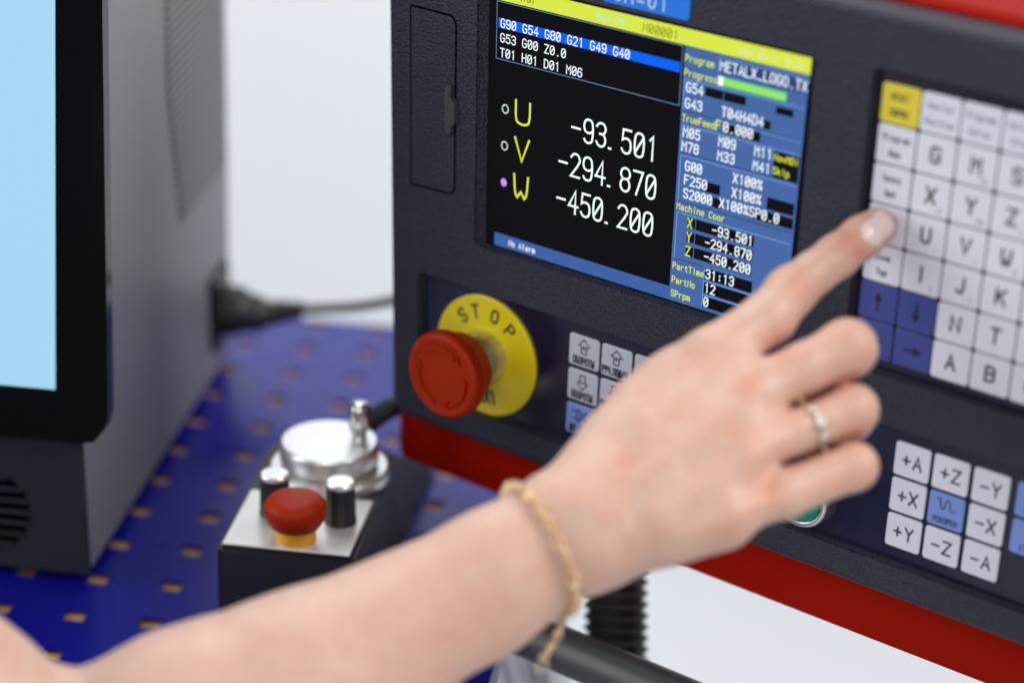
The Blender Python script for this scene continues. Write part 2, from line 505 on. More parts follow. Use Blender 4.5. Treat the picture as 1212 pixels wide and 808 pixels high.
def perforated():
    V, F = [], []
    ids = {}

    def vid(x, y, z):
        k = (round(x, 3), round(y, 3), z)
        if k not in ids:
            ids[k] = len(V); V.append((x, y, z))
        return ids[k]
    h = 5.2
    xs, ys = [], []
    for i in range(X0, X1 + 1): xs += [i * 38 - h, i * 38 + h]
    for j in range(Y0, Y1 + 1): ys += [j * 38 - h, j * 38 + h]
    xs = [X0 * 38 - 19] + xs + [X1 * 38 + 19]
    ys = [Y0 * 38 - 19] + ys + [Y1 * 38 + 8]
    for i in range(len(xs) - 1):
        for j in range(len(ys) - 1):
            if i % 2 == 1 and j % 2 == 1:
                a = [(xs[i], ys[j]), (xs[i + 1], ys[j]), (xs[i + 1], ys[j + 1]), (xs[i], ys[j + 1])]
                for k in range(4):
                    p, q = a[k], a[(k + 1) % 4]
                    F.append([vid(*q, 0.0), vid(*p, 0.0), vid(*p, -1.5), vid(*q, -1.5)])
                continue
            F.append([vid(xs[i], ys[j], 0.0), vid(xs[i + 1], ys[j], 0.0), vid(xs[i + 1], ys[j + 1], 0.0), vid(xs[i], ys[j + 1], 0.0)])
    x0, x1, y0, y1 = xs[0], xs[-1], ys[0], ys[-1]
    c = [(x0, y0), (x1, y0), (x1, y1), (x0, y1)]
    for k in range(4):
        p, q = c[k], c[(k + 1) % 4]
        n = len(V)
        V += [(*p, 0), (*q, 0), (*q, -28), (*p, -28)]
        F.append([n + 1, n, n + 3, n + 2][::-1])
    return V, F, (x0, x1, y0, y1)


pv, pf, (bx0, bx1, by0, by1) = perforated()
raw('perforated_top', pv, pf, M['blue_steel'], bench)
raw('wood_board', *box(bx0 + 2, by0 + 2, -22, bx1 - 2, by1 - 2, -3), M['wood'], bench)
for lx in (bx0 + 30, bx1 - 170):
    for ly in (by0 + 30, by1 - 30):
        raw('leg', *box(lx - 22, ly - 22, -744.7, lx + 22, ly + 22, -28.5, 3), M['bar'], bench)

# ------------------------------------------------------------------ grey machine cabinet with a touch screen, left
mach = thing('machine_cabinet', 'grey metal machine cabinet with a tilted black-framed pale blue screen', 'machine', (-200, 170, 0), bench=True)
t7 = math.tan(math.radians(7))
prof = [(32, 4), (32, 80), (32 + 270 * t7, 350), (336, 350), (318, 4)]
V = [(x, y, z) for x in (-3, -420) for y, z in prof]
bm = bmesh.new()
bv = [bm.verts.new(v) for v in V]
bm.faces.new([bv[i] for i in range(5)][::-1])
bm.faces.new([bv[5 + i] for i in range(5)])
for i in range(5):
    j = (i + 1) % 5
    bm.faces.new([bv[i], bv[j], bv[5 + j], bv[5 + i]])
bmesh.ops.recalc_face_normals(bm, faces=bm.faces)
bmesh.ops.bevel(bm, geom=bm.edges[:], offset=2.5, segments=2, affect='EDGES')
raw('housing', *dump(bm), M['cabinet'], mach, smooth=False)
for fx, fy in ((-22, 50), (-22, 290), (-400, 50), (-400, 290)):
    raw('foot', *lathe([(0, 0.2), (9, 0.2), (9, 4.5), (0, 4.5)], 20, 'z', (fx, fy, 0)), M['rubber'], mach)


def tilt(x, z, off=0.0):
    """point on the leaning face of the screen plate: z measured up the photograph-facing plate"""
    return (x, 22 + (z - 84) * t7 + off, z - 84 + 84)


def plate_outline(x0, z0, x1, z1, ch):
    return [(x0, z0), (x1 - ch * 1.05, z0), (x1 - ch * 0.5, z0 + 1.2), (x1 - ch * 0.12, z0 + ch * 0.55), (x1, z0 + ch), (x1, z1), (x0, z1)]


ol = plate_outline(-430, 83, 14.5, 345, 15)
V = [tilt(x, z) for x, z in ol] + [tilt(x, z, 9) for x, z in ol]
n = len(ol)
F = [list(range(n)), list(range(n, 2 * n))[::-1]] + [[i, n + i, n + (i + 1) % n, (i + 1) % n] for i in range(n)]
bz = raw('screen_bezel', V, F, M['gloss_black'], mach)
V = [tilt(x, z, -0.4) for x, z in ((-415, 109), (-11.5, 109), (-6.5, 332), (-415, 332))]
V += [tilt(x, z, 0.3) for x, z in ((-415, 109), (-11.5, 109), (-6.5, 332), (-415, 332))]
raw('touch_screen', V, [[0, 1, 2, 3], [4, 5, 1, 0], [5, 6, 2, 1], [6, 7, 3, 2], [7, 4, 0, 3]], M['cyan_screen'], bz)
fo_ = [(-2.2, 6), (-2.2, 80.5), (-419, 80.5), (-419, 6)]  # added thin sheet that paints the cabinet front as shaded
raw('front_shade_sheet', [(x, 31.2, z) for x, z in fo_] + [(x, 32.4, z) for x, z in [(-1.6, 5.4), (-1.6, 81), (-419.5, 81), (-419.5, 5.4)]],
    [[0, 1, 2, 3], [4, 5, 1, 0], [5, 6, 2, 1], [6, 7, 3, 2], [7, 4, 0, 3]], M['front_shade'], mach)
# louvres on the side
vent_pts = [(204, 205), (222, 124), (316, 124), (318, 330), (245, 330), (210, 262)]
raw('vent_recess', *(lambda p: ([(-2.6, y, z) for y, z in p], [list(range(len(p)))[::-1]]))(
    [(226, 123), (318, 122), (318, 316), (236, 316), (212, 262), (207, 205)][::-1]), M['cabinet_slot'], mach)
sl = None
for k in range(42):
    z = 124.5 + k * 4.6
    yl = np.interp(z, [122, 205, 262, 316], [222, 203, 208, 232]) - 0.5
    v, f = box(-3.0, yl, z - 1.25, -1.5, 317, z + 1.25)
    raw('slat', v, f, M['cabinet'], mach)
# round speaker grille
raw('grille_recess', *lathe([(0, 31.0), (22, 31.0)], 40, 'y', (-53, 0, 37.5)), M['gap'], mach)
for k in range(-3, 4):
    z = 37.5 + k * 6.2 + 0.0
    hw = math.sqrt(max(22 ** 2 - (k * 6.2) ** 2, 1))
    raw('grille_bar', *box(-53 - hw, 30.0, z - 1.2, -53 + hw, 31.1, z + 1.2), M['front_shade'], mach)
raw('grille_bar', *box(-54.6, 29.8, 15.8, -51.4, 31.1, 59.2), M['front_shade'], mach)
raw('power_inlet', *box(-3.4, 272, 24, 1.2, 306, 68, 1), M['black'], mach)

cord = thing('power_cord', 'black mains plug and cord pushed into the grey cabinet side', 'power cord', (10, 289, 0), bench=True)
pl = spline([(1, 289, 44), (10, 289, 44), (22, 290, 43), (32, 291, 44), (40, 291, 46)], 5)
v, f = tube(pl, np.interp(np.linspace(0, 1, len(pl)), [0, .3, .31, .55, .6, 1], [15, 14.5, 12, 10.5, 8, 5.5]), 16)
raw('plug', v, f, M['rubber'], cord, smooth=True)
for k in range(4):
    raw('strain_relief_ring', *lathe([(5.2 - k * .3, -1), (7.2 - k * .5, -1), (7.2 - k * .5, 1), (5.2 - k * .3, 1)], 16, 'x', (34 + k * 4.2, 291, 44.6 + k * .7)), M['rubber'], cord)
raw('cable', *tube(spline([(38, 291, 46), (60, 291, 49), (85, 291, 53), (115, 292, 62), (160, 292, 80), (215, 285, 110)], 8), 2.9, 10), M['rubber'], cord, smooth=True)

# ------------------------------------------------------------------ handwheel box on the bench
mpg = thing('handwheel_box', 'black handwheel box with silver dial, knobs and small red stop button on blue bench', 'control box', (109, 90, 0), bench=True)
bm = bmesh.new()
lo = [(79, -16), (139.5, -16), (142.5, 120), (145, 198), (72, 198), (75, 120)]
top = [(77.5, -18), (142.5, -15), (142.5, 44), (140.5, 97), (130, 103), (88, 103), (76, 97)]
lo = [(76, -15.5), (143, -12.5), (144, 44), (144, 100), (146, 196), (72, 196), (73, 96)]
for z, o_ in ((0.3, lo),):
    pass
vb = [bm.verts.new((x, y, 0.3)) for x, y in lo]
vt = [bm.verts.new((x, y, 56)) for x, y in top]
bm.faces.new(vb[::-1]); bm.faces.new(vt)
for i in range(7):
    j = (i + 1) % 7
    bm.faces.new([vb[i], vb[j], vt[j], vt[i]])
bmesh.ops.bevel(bm, geom=[e for e in bm.edges], offset=2.2, segments=2, affect='EDGES')
raw('casing', *dump(bm), M['black_soft'], mpg)
v, f = box(79.5, -15.8, 56.1, 140.6, 41, 57.4, 0.5, 1)
raw('face_plate', v, f, M['brushed'], mpg)
raw('dial_ring', *lathe([(0, 56.2), (30, 56.2), (30, 60.5), (28.5, 62), (21, 62), (21, 61)], 48, 'z', (113, 67, 0)), M['silver'], mpg, smooth=False)
hw_ = raw('handwheel', *lathe([(0, 61), (20, 61), (24, 64), (24.5, 66), (24.5, 73), (23.9, 74.6), (23.0, 75.0), (0, 75.05)], 72, 'z', (113, 67, 0)), M['silver'], mpg, smooth=[j < 6 for i in range(72) for j in range(7)])
raw('crank_handle', *lathe([(3.6, 75.2), (3.6, 78), (4.8, 79.5), (5.4, 84), (5.4, 91.5), (4.2, 93.6), (0, 94)], 24, 'z', (127, 73, 0)), M['chrome'], hw_, smooth=True)
for kx, ky in ((129.5, 16.5), (97, 18.5)):
    kb = raw('selector_knob', *lathe([(0, 57.5), (7.6, 57.5), (7.2, 60), (6.6, 76.5), (0, 76.5)], 28, 'z', (kx, ky, 0), wob=lambda i, j: 0.25 * (i % 2)), M['black'], mpg)
    raw('knob_cap', *lathe([(6.9, 76.6), (6.9, 78.2), (6.2, 79), (0, 79)], 28, 'z', (kx, ky, 0)), M['silver'], kb)
sb = raw('stop_button', *lathe([(0, 79.8), (8, 79.5), (12.4, 78.4), (14.5, 76), (14.8, 72.6), (13.8, 68.6), (11.8, 65.2), (9, 64.8)], 40, 'z', (112.5, -5, 0)), M['stop_red'], mpg, smooth=True)
raw('yellow_collar', *lathe([(9.6, 57.5), (9.6, 65), (0, 65)], 32, 'z', (112.5, -5, 0)), mat('amber_collar', (0.75, 0.33, 0.01), rough=0.35), sb)
raw('indicator_light', *lathe([(4.4, 57), (4.4, 60), (3.2, 62.4), (0, 63.2)], 24, 'z', (112, 40, 0)), mat('pinkish_lens', (0.72, 0.50, 0.50), rough=0.2), mpg, smooth=True)

def wt(p):
    """world mm -> bench mm"""
    c, s_ = math.cos(TA), math.sin(TA)
    d = np.asarray(p) - TO
    return (c * d[0] + s_ * d[1], -s_ * d[0] + c * d[1], d[2])


pts_ = spline([wt(at(425, 510, 1196)), wt(at(438, 499, 1204)), wt(at(452, 489, 1212)), wt(at(470, 480, 1226)), wt(at(505, 474, 1250)), wt(at(560, 480, 1270))], 26)
raw('coiled_cable', *tube(pts_, [4.6 + 0.9 * math.sin(i * 0.9) for i in range(len(pts_))], 12), M['rubber'], mpg, smooth=True)

# ------------------------------------------------------------------ the control panel
PB = np.array([120.0, 30.0, -257.0])
panel = thing('control_panel', 'dark grey machine control panel with lit display, white keys and red rear shell', 'control panel', PB)
FY = -3.5                                      # front of the housing; the keys lie at y = 0
XR = 352.0


def skew(x, z):
    """left edge of the moulding leans a little"""
    s = float(np.interp(x, [-61, 0, 160], [0.021, 0.0130, 0.0]))
    return x + s * (-z - 18)


def loop3(pts, y):
    return [(skew(x, z), y, z) for x, z in pts]


def ring(bm, pts, y):
    return [bm.verts.new(p) for p in loop3(pts, y)]


def bridge(bm, A, B, flip=False):
    fs = []
    n = len(A)
    for i in range(n):
        j = (i + 1) % n
        q = [A[i], A[j], B[j], B[i]]
        fs.append(bm.faces.new(q[::-1] if flip else q))
    return fs


HX0, HZ0, HX1, HZ1 = -61, -224.5, XR, 27
holes = [((-8, -123.2, 167.3, 3.0), 2.5), ((194, -123.6, 330, 4.3), 3.0), ((-43, -209.0, 330, -145.2), 3.0)]
bm = bmesh.new()
rim = 3.0
outer = ring(bm, rrect(HX0 + rim, HZ0 + rim, HX1 - rim, HZ1 - rim, 6), FY)
edges = []
def loop_edges(vs): return [bm.edges.new((vs[i], vs[(i + 1) % len(vs)])) for i in range(len(vs))]
edges += loop_edges(outer)
hl = []
for (x0, z0, x1, z1), r in holes:
    h = ring(bm, rrect(x0, z0, x1, z1, r, 3), FY)
    hl.append(h)
    edges += loop_edges(h)
res = bmesh.ops.triangle_fill(bm, use_beauty=True, use_dissolve=False, edges=edges, normal=Vector((0, -1, 0)))
flat = [g for g in res['geom'] if isinstance(g, bmesh.types.BMFace)]
for fce in flat:
    fce.normal_update()
    if fce.normal.y > 0: fce.normal_flip()
# rounded outer rim and the sides
prev = outer
for a in (22.5, 45, 67.5, 90):
    i_ = rim * (1 - math.sin(math.radians(a)))
    d_ = rim * (1 - math.cos(math.radians(a)))
    cur = ring(bm, rrect(HX0 + i_, HZ0 + i_, HX1 - i_, HZ1 - i_, 6 + rim - i_), FY + d_)
    for fc in bridge(bm, prev, cur): fc.smooth = True
    prev = cur
cur = ring(bm, rrect(HX0, HZ0, HX1, HZ1, 9), 26)
bridge(bm, prev, cur)
# walls of the display opening and of the recesses
for k, (((x0, z0, x1, z1), r), h) in enumerate(zip(holes, hl)):
    e = 0.9
    sm = ring(bm, rrect(x0 + e * .35, z0 + e * .35, x1 - e * .35, z1 - e * .35, max(r - .3, .5), 3), FY + e * 1.0)
    for fc in bridge(bm, h, sm, True): fc.smooth = True
    if k == 0:
        d = ring(bm, rrect(x0 + 3.6, z0 + 0.6, x1 - 1.2, z1 - 1.0, 1, 3), 0.9)
    else:
        d = ring(bm, rrect(x0 + 0.8, z0 + 0.5, x1 - 0.8, z1 - 0.5, r, 3), 0.9)
    bridge(bm, sm, d, True)
bm.normal_update()
V, F = [], []
sm_flags = [f.smooth for f in bm.faces]
V, F = dump(bm)
raw('housing', V, F, M['housing'], panel, smooth=sm_flags)

# red rear shell
bm = bmesh.new()
o0 = [bm.verts.new((x, 12, z)) for x, z in rrect(-64, -257.5, XR + 3, 29.0, 5)]
bm.faces.new(o0)
q0 = [bm.verts.new((x, 15, z)) for x, z in rrect(-66, -259.2, XR + 5, 31, 6)]
bridge(bm, o0, q0)
q1 = [bm.verts.new((x, 92, z)) for x, z in rrect(-66, -259.2, XR + 5, 31, 6)]
bridge(bm, q0, q1)
bm.faces.new(q1[::-1])
bmesh.ops.recalc_face_normals(bm, faces=bm.faces)
raw('rear_shell', *dump(bm), M['red_shell'], panel)
# hinged cover left of the display
fo = [(-47.2, -102.4), (-18.9, -101.4), (-20.0, -17.5), (-47.2, -17.5)]
def quadround(c, radii, n=5):
    out = []
    for i in range(4):
        p, a, b = np.array(c[i]), np.array(c[i - 1]), np.array(c[(i + 1) % 4])
        r = radii[i]
        u = (a - p) / np.linalg.norm(a - p); w = (b - p) / np.linalg.norm(b - p)
        for k in range(n + 1):
            t = k / n
            out.append(tuple(p + u * r * (1 - t) ** 2 + w * r * t ** 2))
    return out
cf = [(-45.5, -102.4), (-18.9, -101.6), (-20.0, -17.6), (-47.0, -17.4)]
groove = quadround(cf, (1, 4, 5, 1))
cen = np.mean(groove, axis=0)
def inset(pts, d):
    P = np.array(pts); c = P.mean(0)
    hw = np.abs(P - c).max(0)
    return [tuple(c + (p - c) * (1 - d / hw)) for p in P]
gv, gf = ribbon([(x, z) for x, z in groove] + [groove[0]], 0.95)
raw('cover_gap', [(x, FY - 0.10, z) for x, z in gv], gf, M['gap'], panel)
ci = inset(groove, 0.45)
bmv = [(x, FY - 0.02, z) for x, z in ci] + [(x, FY - 0.4, z) for x, z in inset(ci, 0.25)]
n = len(ci)
cover = raw('hinged_cover', bmv, [list(range(n, 2 * n))] + [[i, (i + 1) % n, n + (i + 1) % n, n + i] for i in range(n)], M['housing'], panel)
lv = [(-24.6, -50.5), (-22.9, -48.4), (-20.6, -48.4), (-20.6, -54.3), (-18.0, -57.0), (-17.6, -66.5), (-20.2, -69.0), (-20.2, -72.6), (-23.8, -72.6), (-24.2, -71.5)]
lp = [(x, FY - 0.1, z) for x, z in lv] + [(x, FY - 2.4, z) for x, z in inset(lv, 0.5)]
n = len(lv)
raw('latch', lp, [list(range(n, 2 * n))[::-1]] + [[(i + 1) % n, i, n + i, n + (i + 1) % n] for i in range(n)], M['wall_plastic'], cover)

# blue type sticker above the display
so = rrect(60.5, 5.0, 105.4, 21.5, 2.2)
n = len(so)
stk = raw('type_sticker', [(x, FY - 0.05, z) for x, z in so] + [(x, FY - 0.35, z) for x, z in so], [list(range(n, 2 * n))] + [[i, (i + 1) % n, n + (i + 1) % n, n + i] for i in range(n)], M['sticker'], panel)
raw('lettering', *lettering('CH~01', 66.6, 7.0, 5.9, 10.5, 1.0, lambda x, z, k: (x, FY - 0.42 - k * .01, z), wid=3.7), M['white_print'], stk)

# ---- the display, 800 x 600 pixels, drawn as lit patches on the glass
LC = {'tl': (1.3, 0.87), 'tr': (163.7, 0.87), 'br': (163.0, -120.95), 'bl': (2.84, -120.9)}
LY = 0.5


def lp2(u, v, k=0.0):
    s, t = u / 800, v / 600
    a = np.array(LC['tl']) * (1 - s) + np.array(LC['tr']) * s
    b = np.array(LC['bl']) * (1 - s) + np.array(LC['br']) * s
    p = a * (1 - t) + b * t
    return (p[0], LY - 0.02 - 0.02 * k, p[1])


gb = [(-9, LY + .25, -125), (168, LY + .25, -125), (168, LY + .25, 10), (-9, LY + .25, 10)]
screen = raw('display', gb, [[0, 1, 2, 3]], M['lcd'], panel)
screen['label'] = 'lit machine display with white position readout'


def patch(name, u0, v0, u1, v1, m, k=3.0, lab=None):
    p = [lp2(u0, v1, k), lp2(u1, v1, k), lp2(u1, v0, k), lp2(u0, v0, k)]
    o = raw(name, p, [[0, 1, 2, 3]], M[m], screen)
    return o


def text(t, u, v, adv, h, w, m, k=4.0, wid=None, name='screen_text'):
    """baseline at pixel u, v"""
    vv, ff = lettering(t, u, -v, adv, h, w, lambda x, z, q: lp2(x, -z, k + 0.3 * q), wid=wid)
    if ff: return raw(name, vv, ff, M[m], screen)


def outline(u0, v0, u1, v1, w, m, k=2.0, sides='tblr', name='frame_line'):
    V, F = [], []
    segs = {'t': (u0, v0, u1, v0 + w), 'b': (u0, v1 - w, u1, v1), 'l': (u0, v0 + w, u0 + w, v1 - w), 'r': (u1 - w, v0 + w, u1, v1 - w)}
    for s_ in sides:
        a = segs[s_]
        n = len(V)
        V += [lp2(a[0], a[3], k), lp2(a[2], a[3], k), lp2(a[2], a[1], k), lp2(a[0], a[1], k)]
        F.append([n, n + 1, n + 2, n + 3])
    raw(name, V, F, M[m], screen)


patch('title_bar', -6, 2, 798, 37, 'g_title', 2)
patch('side_pane', 494, 37, 796, 604, 'g_panel', 0.2)
patch('status_bar', -2, 573, 494, 604, 'g_status', 0.2)
text('Position', 14, 27, 10.2, 15, 2.2, 'g_olive', wid=7.4)
text('Next CNC', 263, 27, 9.8, 13, 2.0, 'g_cyan', wid=6.8)
text('N00001', 385, 30, 15.6, 18, 2.4, 'g_olive', wid=10.5)
text('2024-05-31 10:38', 623, 28, 10, 13, 2.2, 'g_pale', wid=6.6)
outline(-8, 39, 489, 169, 2.2, 'g_frame', 1.5)
patch('highlight_bar', -2, 76, 484, 98, 'g_blue', 2)
for t, v in (('G90 G54 G80 G21 G49 G40', 96), ('G53 G00 Z0.0', 128.5), ('T01 H01 D01 M06', 161.5)):
    text(t, 5, v, 15.35, 18.5, 2.7, 'g_white', wid=10.6)
for t, v in (('U', 303), ('V', 388), ('W', 474)):
    text(t, 52, v, 40, 52, 5.2, 'g_yellow', wid=40)
for v, fill in ((278, 0), (363, 0), (449, 1)):
    pts = [(22 + 8.5 * math.cos(a), v + 9.5 * math.sin(a)) for a in np.linspace(0, 2 * math.pi, 25)]
    if fill:
        raw('axis_marker', [lp2(x, y, 2) for x, y in pts[:-1]][::-1], [list(range(24))], M['g_lilac'], screen)
    else:
        rv, rf = ribbon(pts, 2.2, True)
        raw('axis_marker', [lp2(x, y, 2) for x, y in rv], [q[::-1] for q in rf], M['g_white'], screen)
for t, u, v in (('-93.501', 209, 303), ('-294.870', 177, 388), ('-450.200', 175, 473)):
    text(t, u, v, 34.2 if len(t) == 7 else 34.2, 52, 5.2, 'g_white', wid=24)
text('No Alarm', 41, 595, 9.8, 12.5, 2.3, 'g_white', wid=6.8)
# right-hand pane
SM = dict(adv=10.5, h=14, w=2.3, wid=7.2)
BG = dict(adv=15.3, h=20, w=3.1, wid=10.4)


def small(t, u, v): text(t, u, v, SM['adv'], SM['h'], SM['w'], 'g_yellow', wid=SM['wid'])
def big(t, u, v, m='g_white'): text(t, u, v, BG['adv'], BG['h'], BG['w'], m, wid=BG['wid'], k=5)


small('Program', 497, 70); outline(579, 45, 800, 78, 2, 'g_line', 2, 'tl'); patch('value_box', 581, 47, 795, 77, 'g_shadow', 1.5)
big('METALX_LOGO.TX', 584, 72)
small('Progress', 497, 101)
patch('progress_bar', 580, 84, 748, 104, 'g_lime', 2); patch('progress_bar', 596, 87, 746, 102, 'g_green', 3); patch('progress_bar', 580, 84, 594, 104, 'g_white', 3)
outline(497, 107, 792, 177, 2.2, 'g_line', 2, 'tl'); outline(497, 107, 792, 177, 2.0, 'g_shadow', 2.5, 'b')
patch('value_box', 551, 114, 596, 133, 'g_box'); patch('value_box', 598, 114, 652, 133, 'g_box'); patch('value_box', 726, 117, 768, 132, 'g_box')
big('G54', 504, 134); big('G43', 504, 168); patch('value_box', 696, 152, 716, 170, 'g_box'); big('T04H4D4', 596, 167)
small('TrueFeed', 499, 198); outline(581, 178, 792, 204, 2, 'g_line', 2, 'tl'); patch('value_box', 601, 180, 694, 201, 'g_box'); big('F', 585, 198, 'g_yellow'); big('0.000', 603, 198)
outline(499, 206, 792, 268, 2.2, 'g_line', 2, 'tl'); outline(499, 206, 792, 268, 2, 'g_shadow', 2.5, 'b')
for t, u, v in (('M05', 504, 231), ('M09', 594, 231), ('M11', 684, 231), ('M78', 503, 262), ('M33', 594, 262), ('M41', 683, 262)): big(t, u, v)
patch('value_box', 731, 210, 793, 266, 'g_box'); small('NowMDI', 731, 230); small('Skip', 732, 259)
outline(500, 272, 792, 376, 2.2, 'g_line', 2, 'tl'); outline(500, 272, 792, 376, 2, 'g_shadow', 2.5, 'b')
patch('value_box', 562, 316, 606, 338, 'g_box'); patch('value_box', 590, 346, 612, 367, 'g_box'); patch('value_box', 724, 312, 791, 338, 'g_box'); patch('value_box', 688, 344, 792, 367, 'g_box')
for t, u, v in (('G00', 515, 303), ('X100%', 637, 301), ('F250', 515, 334), ('X100%', 637, 333), ('S2000', 515, 364), ('X100%SP0.0', 608, 363)): big(t, u, v)
small('Machine Coor', 500, 393)
outline(500, 399, 790, 506, 2.2, 'g_line', 2, 'tl'); outline(500, 399, 790, 506, 2, 'g_shadow', 2.5, 'b')
for t, s_, v in (('X', '-93.501', 427), ('Y', '-294.870', 459), ('Z', '-450.200', 491)):
    patch('value_box', 530, v - 21, 550, v + 1, 'g_box'); patch('value_box', 552, v - 22, 701, v + 2, 'g_box')
    big(t, 531, v, 'g_yellow'); big(s_, 698 - 15.3 * len(s_) + 4, v)
for t, s_, v in (('PartTime', '31:13', 529), ('PartNo', '12', 561), ('SPrpm', '0', 593)):
    small(t, 500, v); outline(581, v - 26, 792, v + 4, 2.2, 'g_line', 2, 'tl'); patch('value_box', 584, v - 22, 706, v + 3, 'g_box'); big(s_, 587, v)

# ---- membranes in the two recesses
raw('key_membrane', [(191, 0.7, -126), (332, 0.7, -126), (332, 0.7, 7), (191, 0.7, 7)], [[0, 1, 2, 3]], M['membrane'], panel)
raw('key_membrane', [(-46, 0.72, -212), (332, 0.72, -212), (332, 0.72, -142), (-46, 0.72, -142)], [[0, 1, 2, 3]], M['membrane'], panel)


def key_mesh(w, h, r=1.2, t=0.9):
    """shallow raised key about its own centre"""
    a = rrect(-w / 2, -h / 2, w / 2, h / 2, r, 2)
    b = rrect(-w / 2 + .45, -h / 2 + .45, w / 2 - .45, h / 2 - .45, r * .8, 2)
    n = len(a)
    V = [(x, 0.7, z) for x, z in a] + [(x, 0.7 - t * .8, z) for x, z in a] + [(x, 0.7 - t, z) for x, z in b]
    F = [list(range(2 * n, 3 * n))] + [[i, (i + 1) % n, n + (i + 1) % n, n + i] for i in range(n)] + [[n + i, n + (i + 1) % n, 2 * n + (i + 1) % n, 2 * n + i] for i in range(n)]
    return V, F


KPROTO = {}


def key(cx, cz, w, h, m, label=None):
    k = (w, h, m)
    if k not in KPROTO:
        v, f = key_mesh(w, h)
        o = raw('key', [(x + cx, y, z + cz) for x, y, z in v], f, M[m], panel, org=(cx, 0.0, cz))
        KPROTO[k] = o
    else:
        o = dup(KPROTO[k], (cx, 0.0, cz))
        if 'label' in o: del o['label']
    if label: o['label'] = label
    return o


KY = -0.26


def legend(ko, t, dx, dz, adv, h, w, m='ink', wid=None):
    c = ORG[ko.name]
    n = len(t)
    cw = wid if wid else adv * .7
    x0 = c[0] + dx - ((n - 1) * adv + cw) / 2
    v, f = lettering(t, x0, c[2] + dz - h / 2, adv, h, w, lambda x, z, k: (x, KY - .006 * k, z), wid=cw)
    raw('legend', v, f, M[m], ko, org=c)


def strokes(ko, lines, w, m='ink'):
    c = ORG[ko.name]
    V, F = [], []
    for k, l in enumerate(lines):
        v, f = ribbon([(c[0] + x, c[2] + z) for x, z in l], w)
        n = len(V)
        V += [(x, KY - .006 * k, z) for x, z in v]
        F += [[q + n for q in t] for t in f]
    raw('legend', V, F, M[m], ko, org=c)


KX0, KZ0, KPX, KPZ = 196.9, -1.4, 18.11, 16.81
kw, kh = KPX - 0.75, KPZ - 0.75
TXT = {0: ['RESET/СБРОС', 'Program/Key', 'Space/Set', 'Enter/Del', 'Zoom/Typ', None, None],
       1: ['Monitor/Position', 'G', 'X', 'U', 'I', None, None],
       2: ['Programs/Editor', 'M', 'Y', 'V', 'J', 'N', 'A'],
       3: ['Settings/Offset', 'S', 'Z', 'W', 'K', 'T', 'B'],
       4: ['Tool/List', 'F', '7', '8', '9', '(', 'C'], 5: ['Graph/View', '4', '5', '6', '1', '2', '3'], 6: ['Alarm/Help', '0', '.', '-', '+', 'H', 'E']}
SUB = {'M': 'KL', 'X': 'D', 'Y': 'OQ', 'Z': 'C', 'U': 'I', 'V': 'J', 'W': 'B', 'I': 'J', 'J': '?', 'K': ''}
for c in range(7):
    for r in range(7):
        cx, cz = KX0 + (c + .5) * KPX, KZ0 - (r + .5) * KPZ
        t = TXT[c][r]
        blue = c < 2 and r > 4
        lab = None
        if c == 0 and r == 0: lab = 'yellow key at the top left of the keypad'
        elif blue: lab = 'blue arrow key'
        ko = key(cx, cz, kw, kh, 'key_yellow' if c == r == 0 else ('key_blue' if blue else 'key_white'), lab)
        if blue:
            d = {(0, 5): ((0, -3.6), (0, 3.6)), (1, 5): ((0, 3.6), (0, -3.6)), (0, 6): ((3.6, 0), (-3.6, 0)), (1, 6): ((-3.6, 0), (3.6, 0))}[(c, r)]
            a, b = np.array(d[0], float), np.array(d[1], float)
            u = (b - a) / np.linalg.norm(b - a); nn = np.array([-u[1], u[0]])
            strokes(ko, [[a, b - u * 1.2], [b - u * 2.4 + nn * 1.2, b, b - u * 2.4 - nn * 1.2]], 1.2)
        elif '/' in (t or ''):
            p, q = t.split('/')
            legend(ko, p, 0, 3.0, min(1.75, 13.5 / len(p)), 2.5, 0.42, 'ink' if c == 0 else 'ink_soft')
            legend(ko, q, 0, -3.4, min(1.75, 13.5 / len(q)), 2.5, 0.42 if c else 0.55, 'ink' if c == 0 else 'ink_soft')
        elif t and t in G:
            legend(ko, t, 0, 0.4, 6, 6.2, 1.2, 'ink', wid=3.9)
            if SUB.get(t): legend(ko, SUB[t], 4.6, -5.0, 1.6, 2.0, 0.3, 'ink_soft')

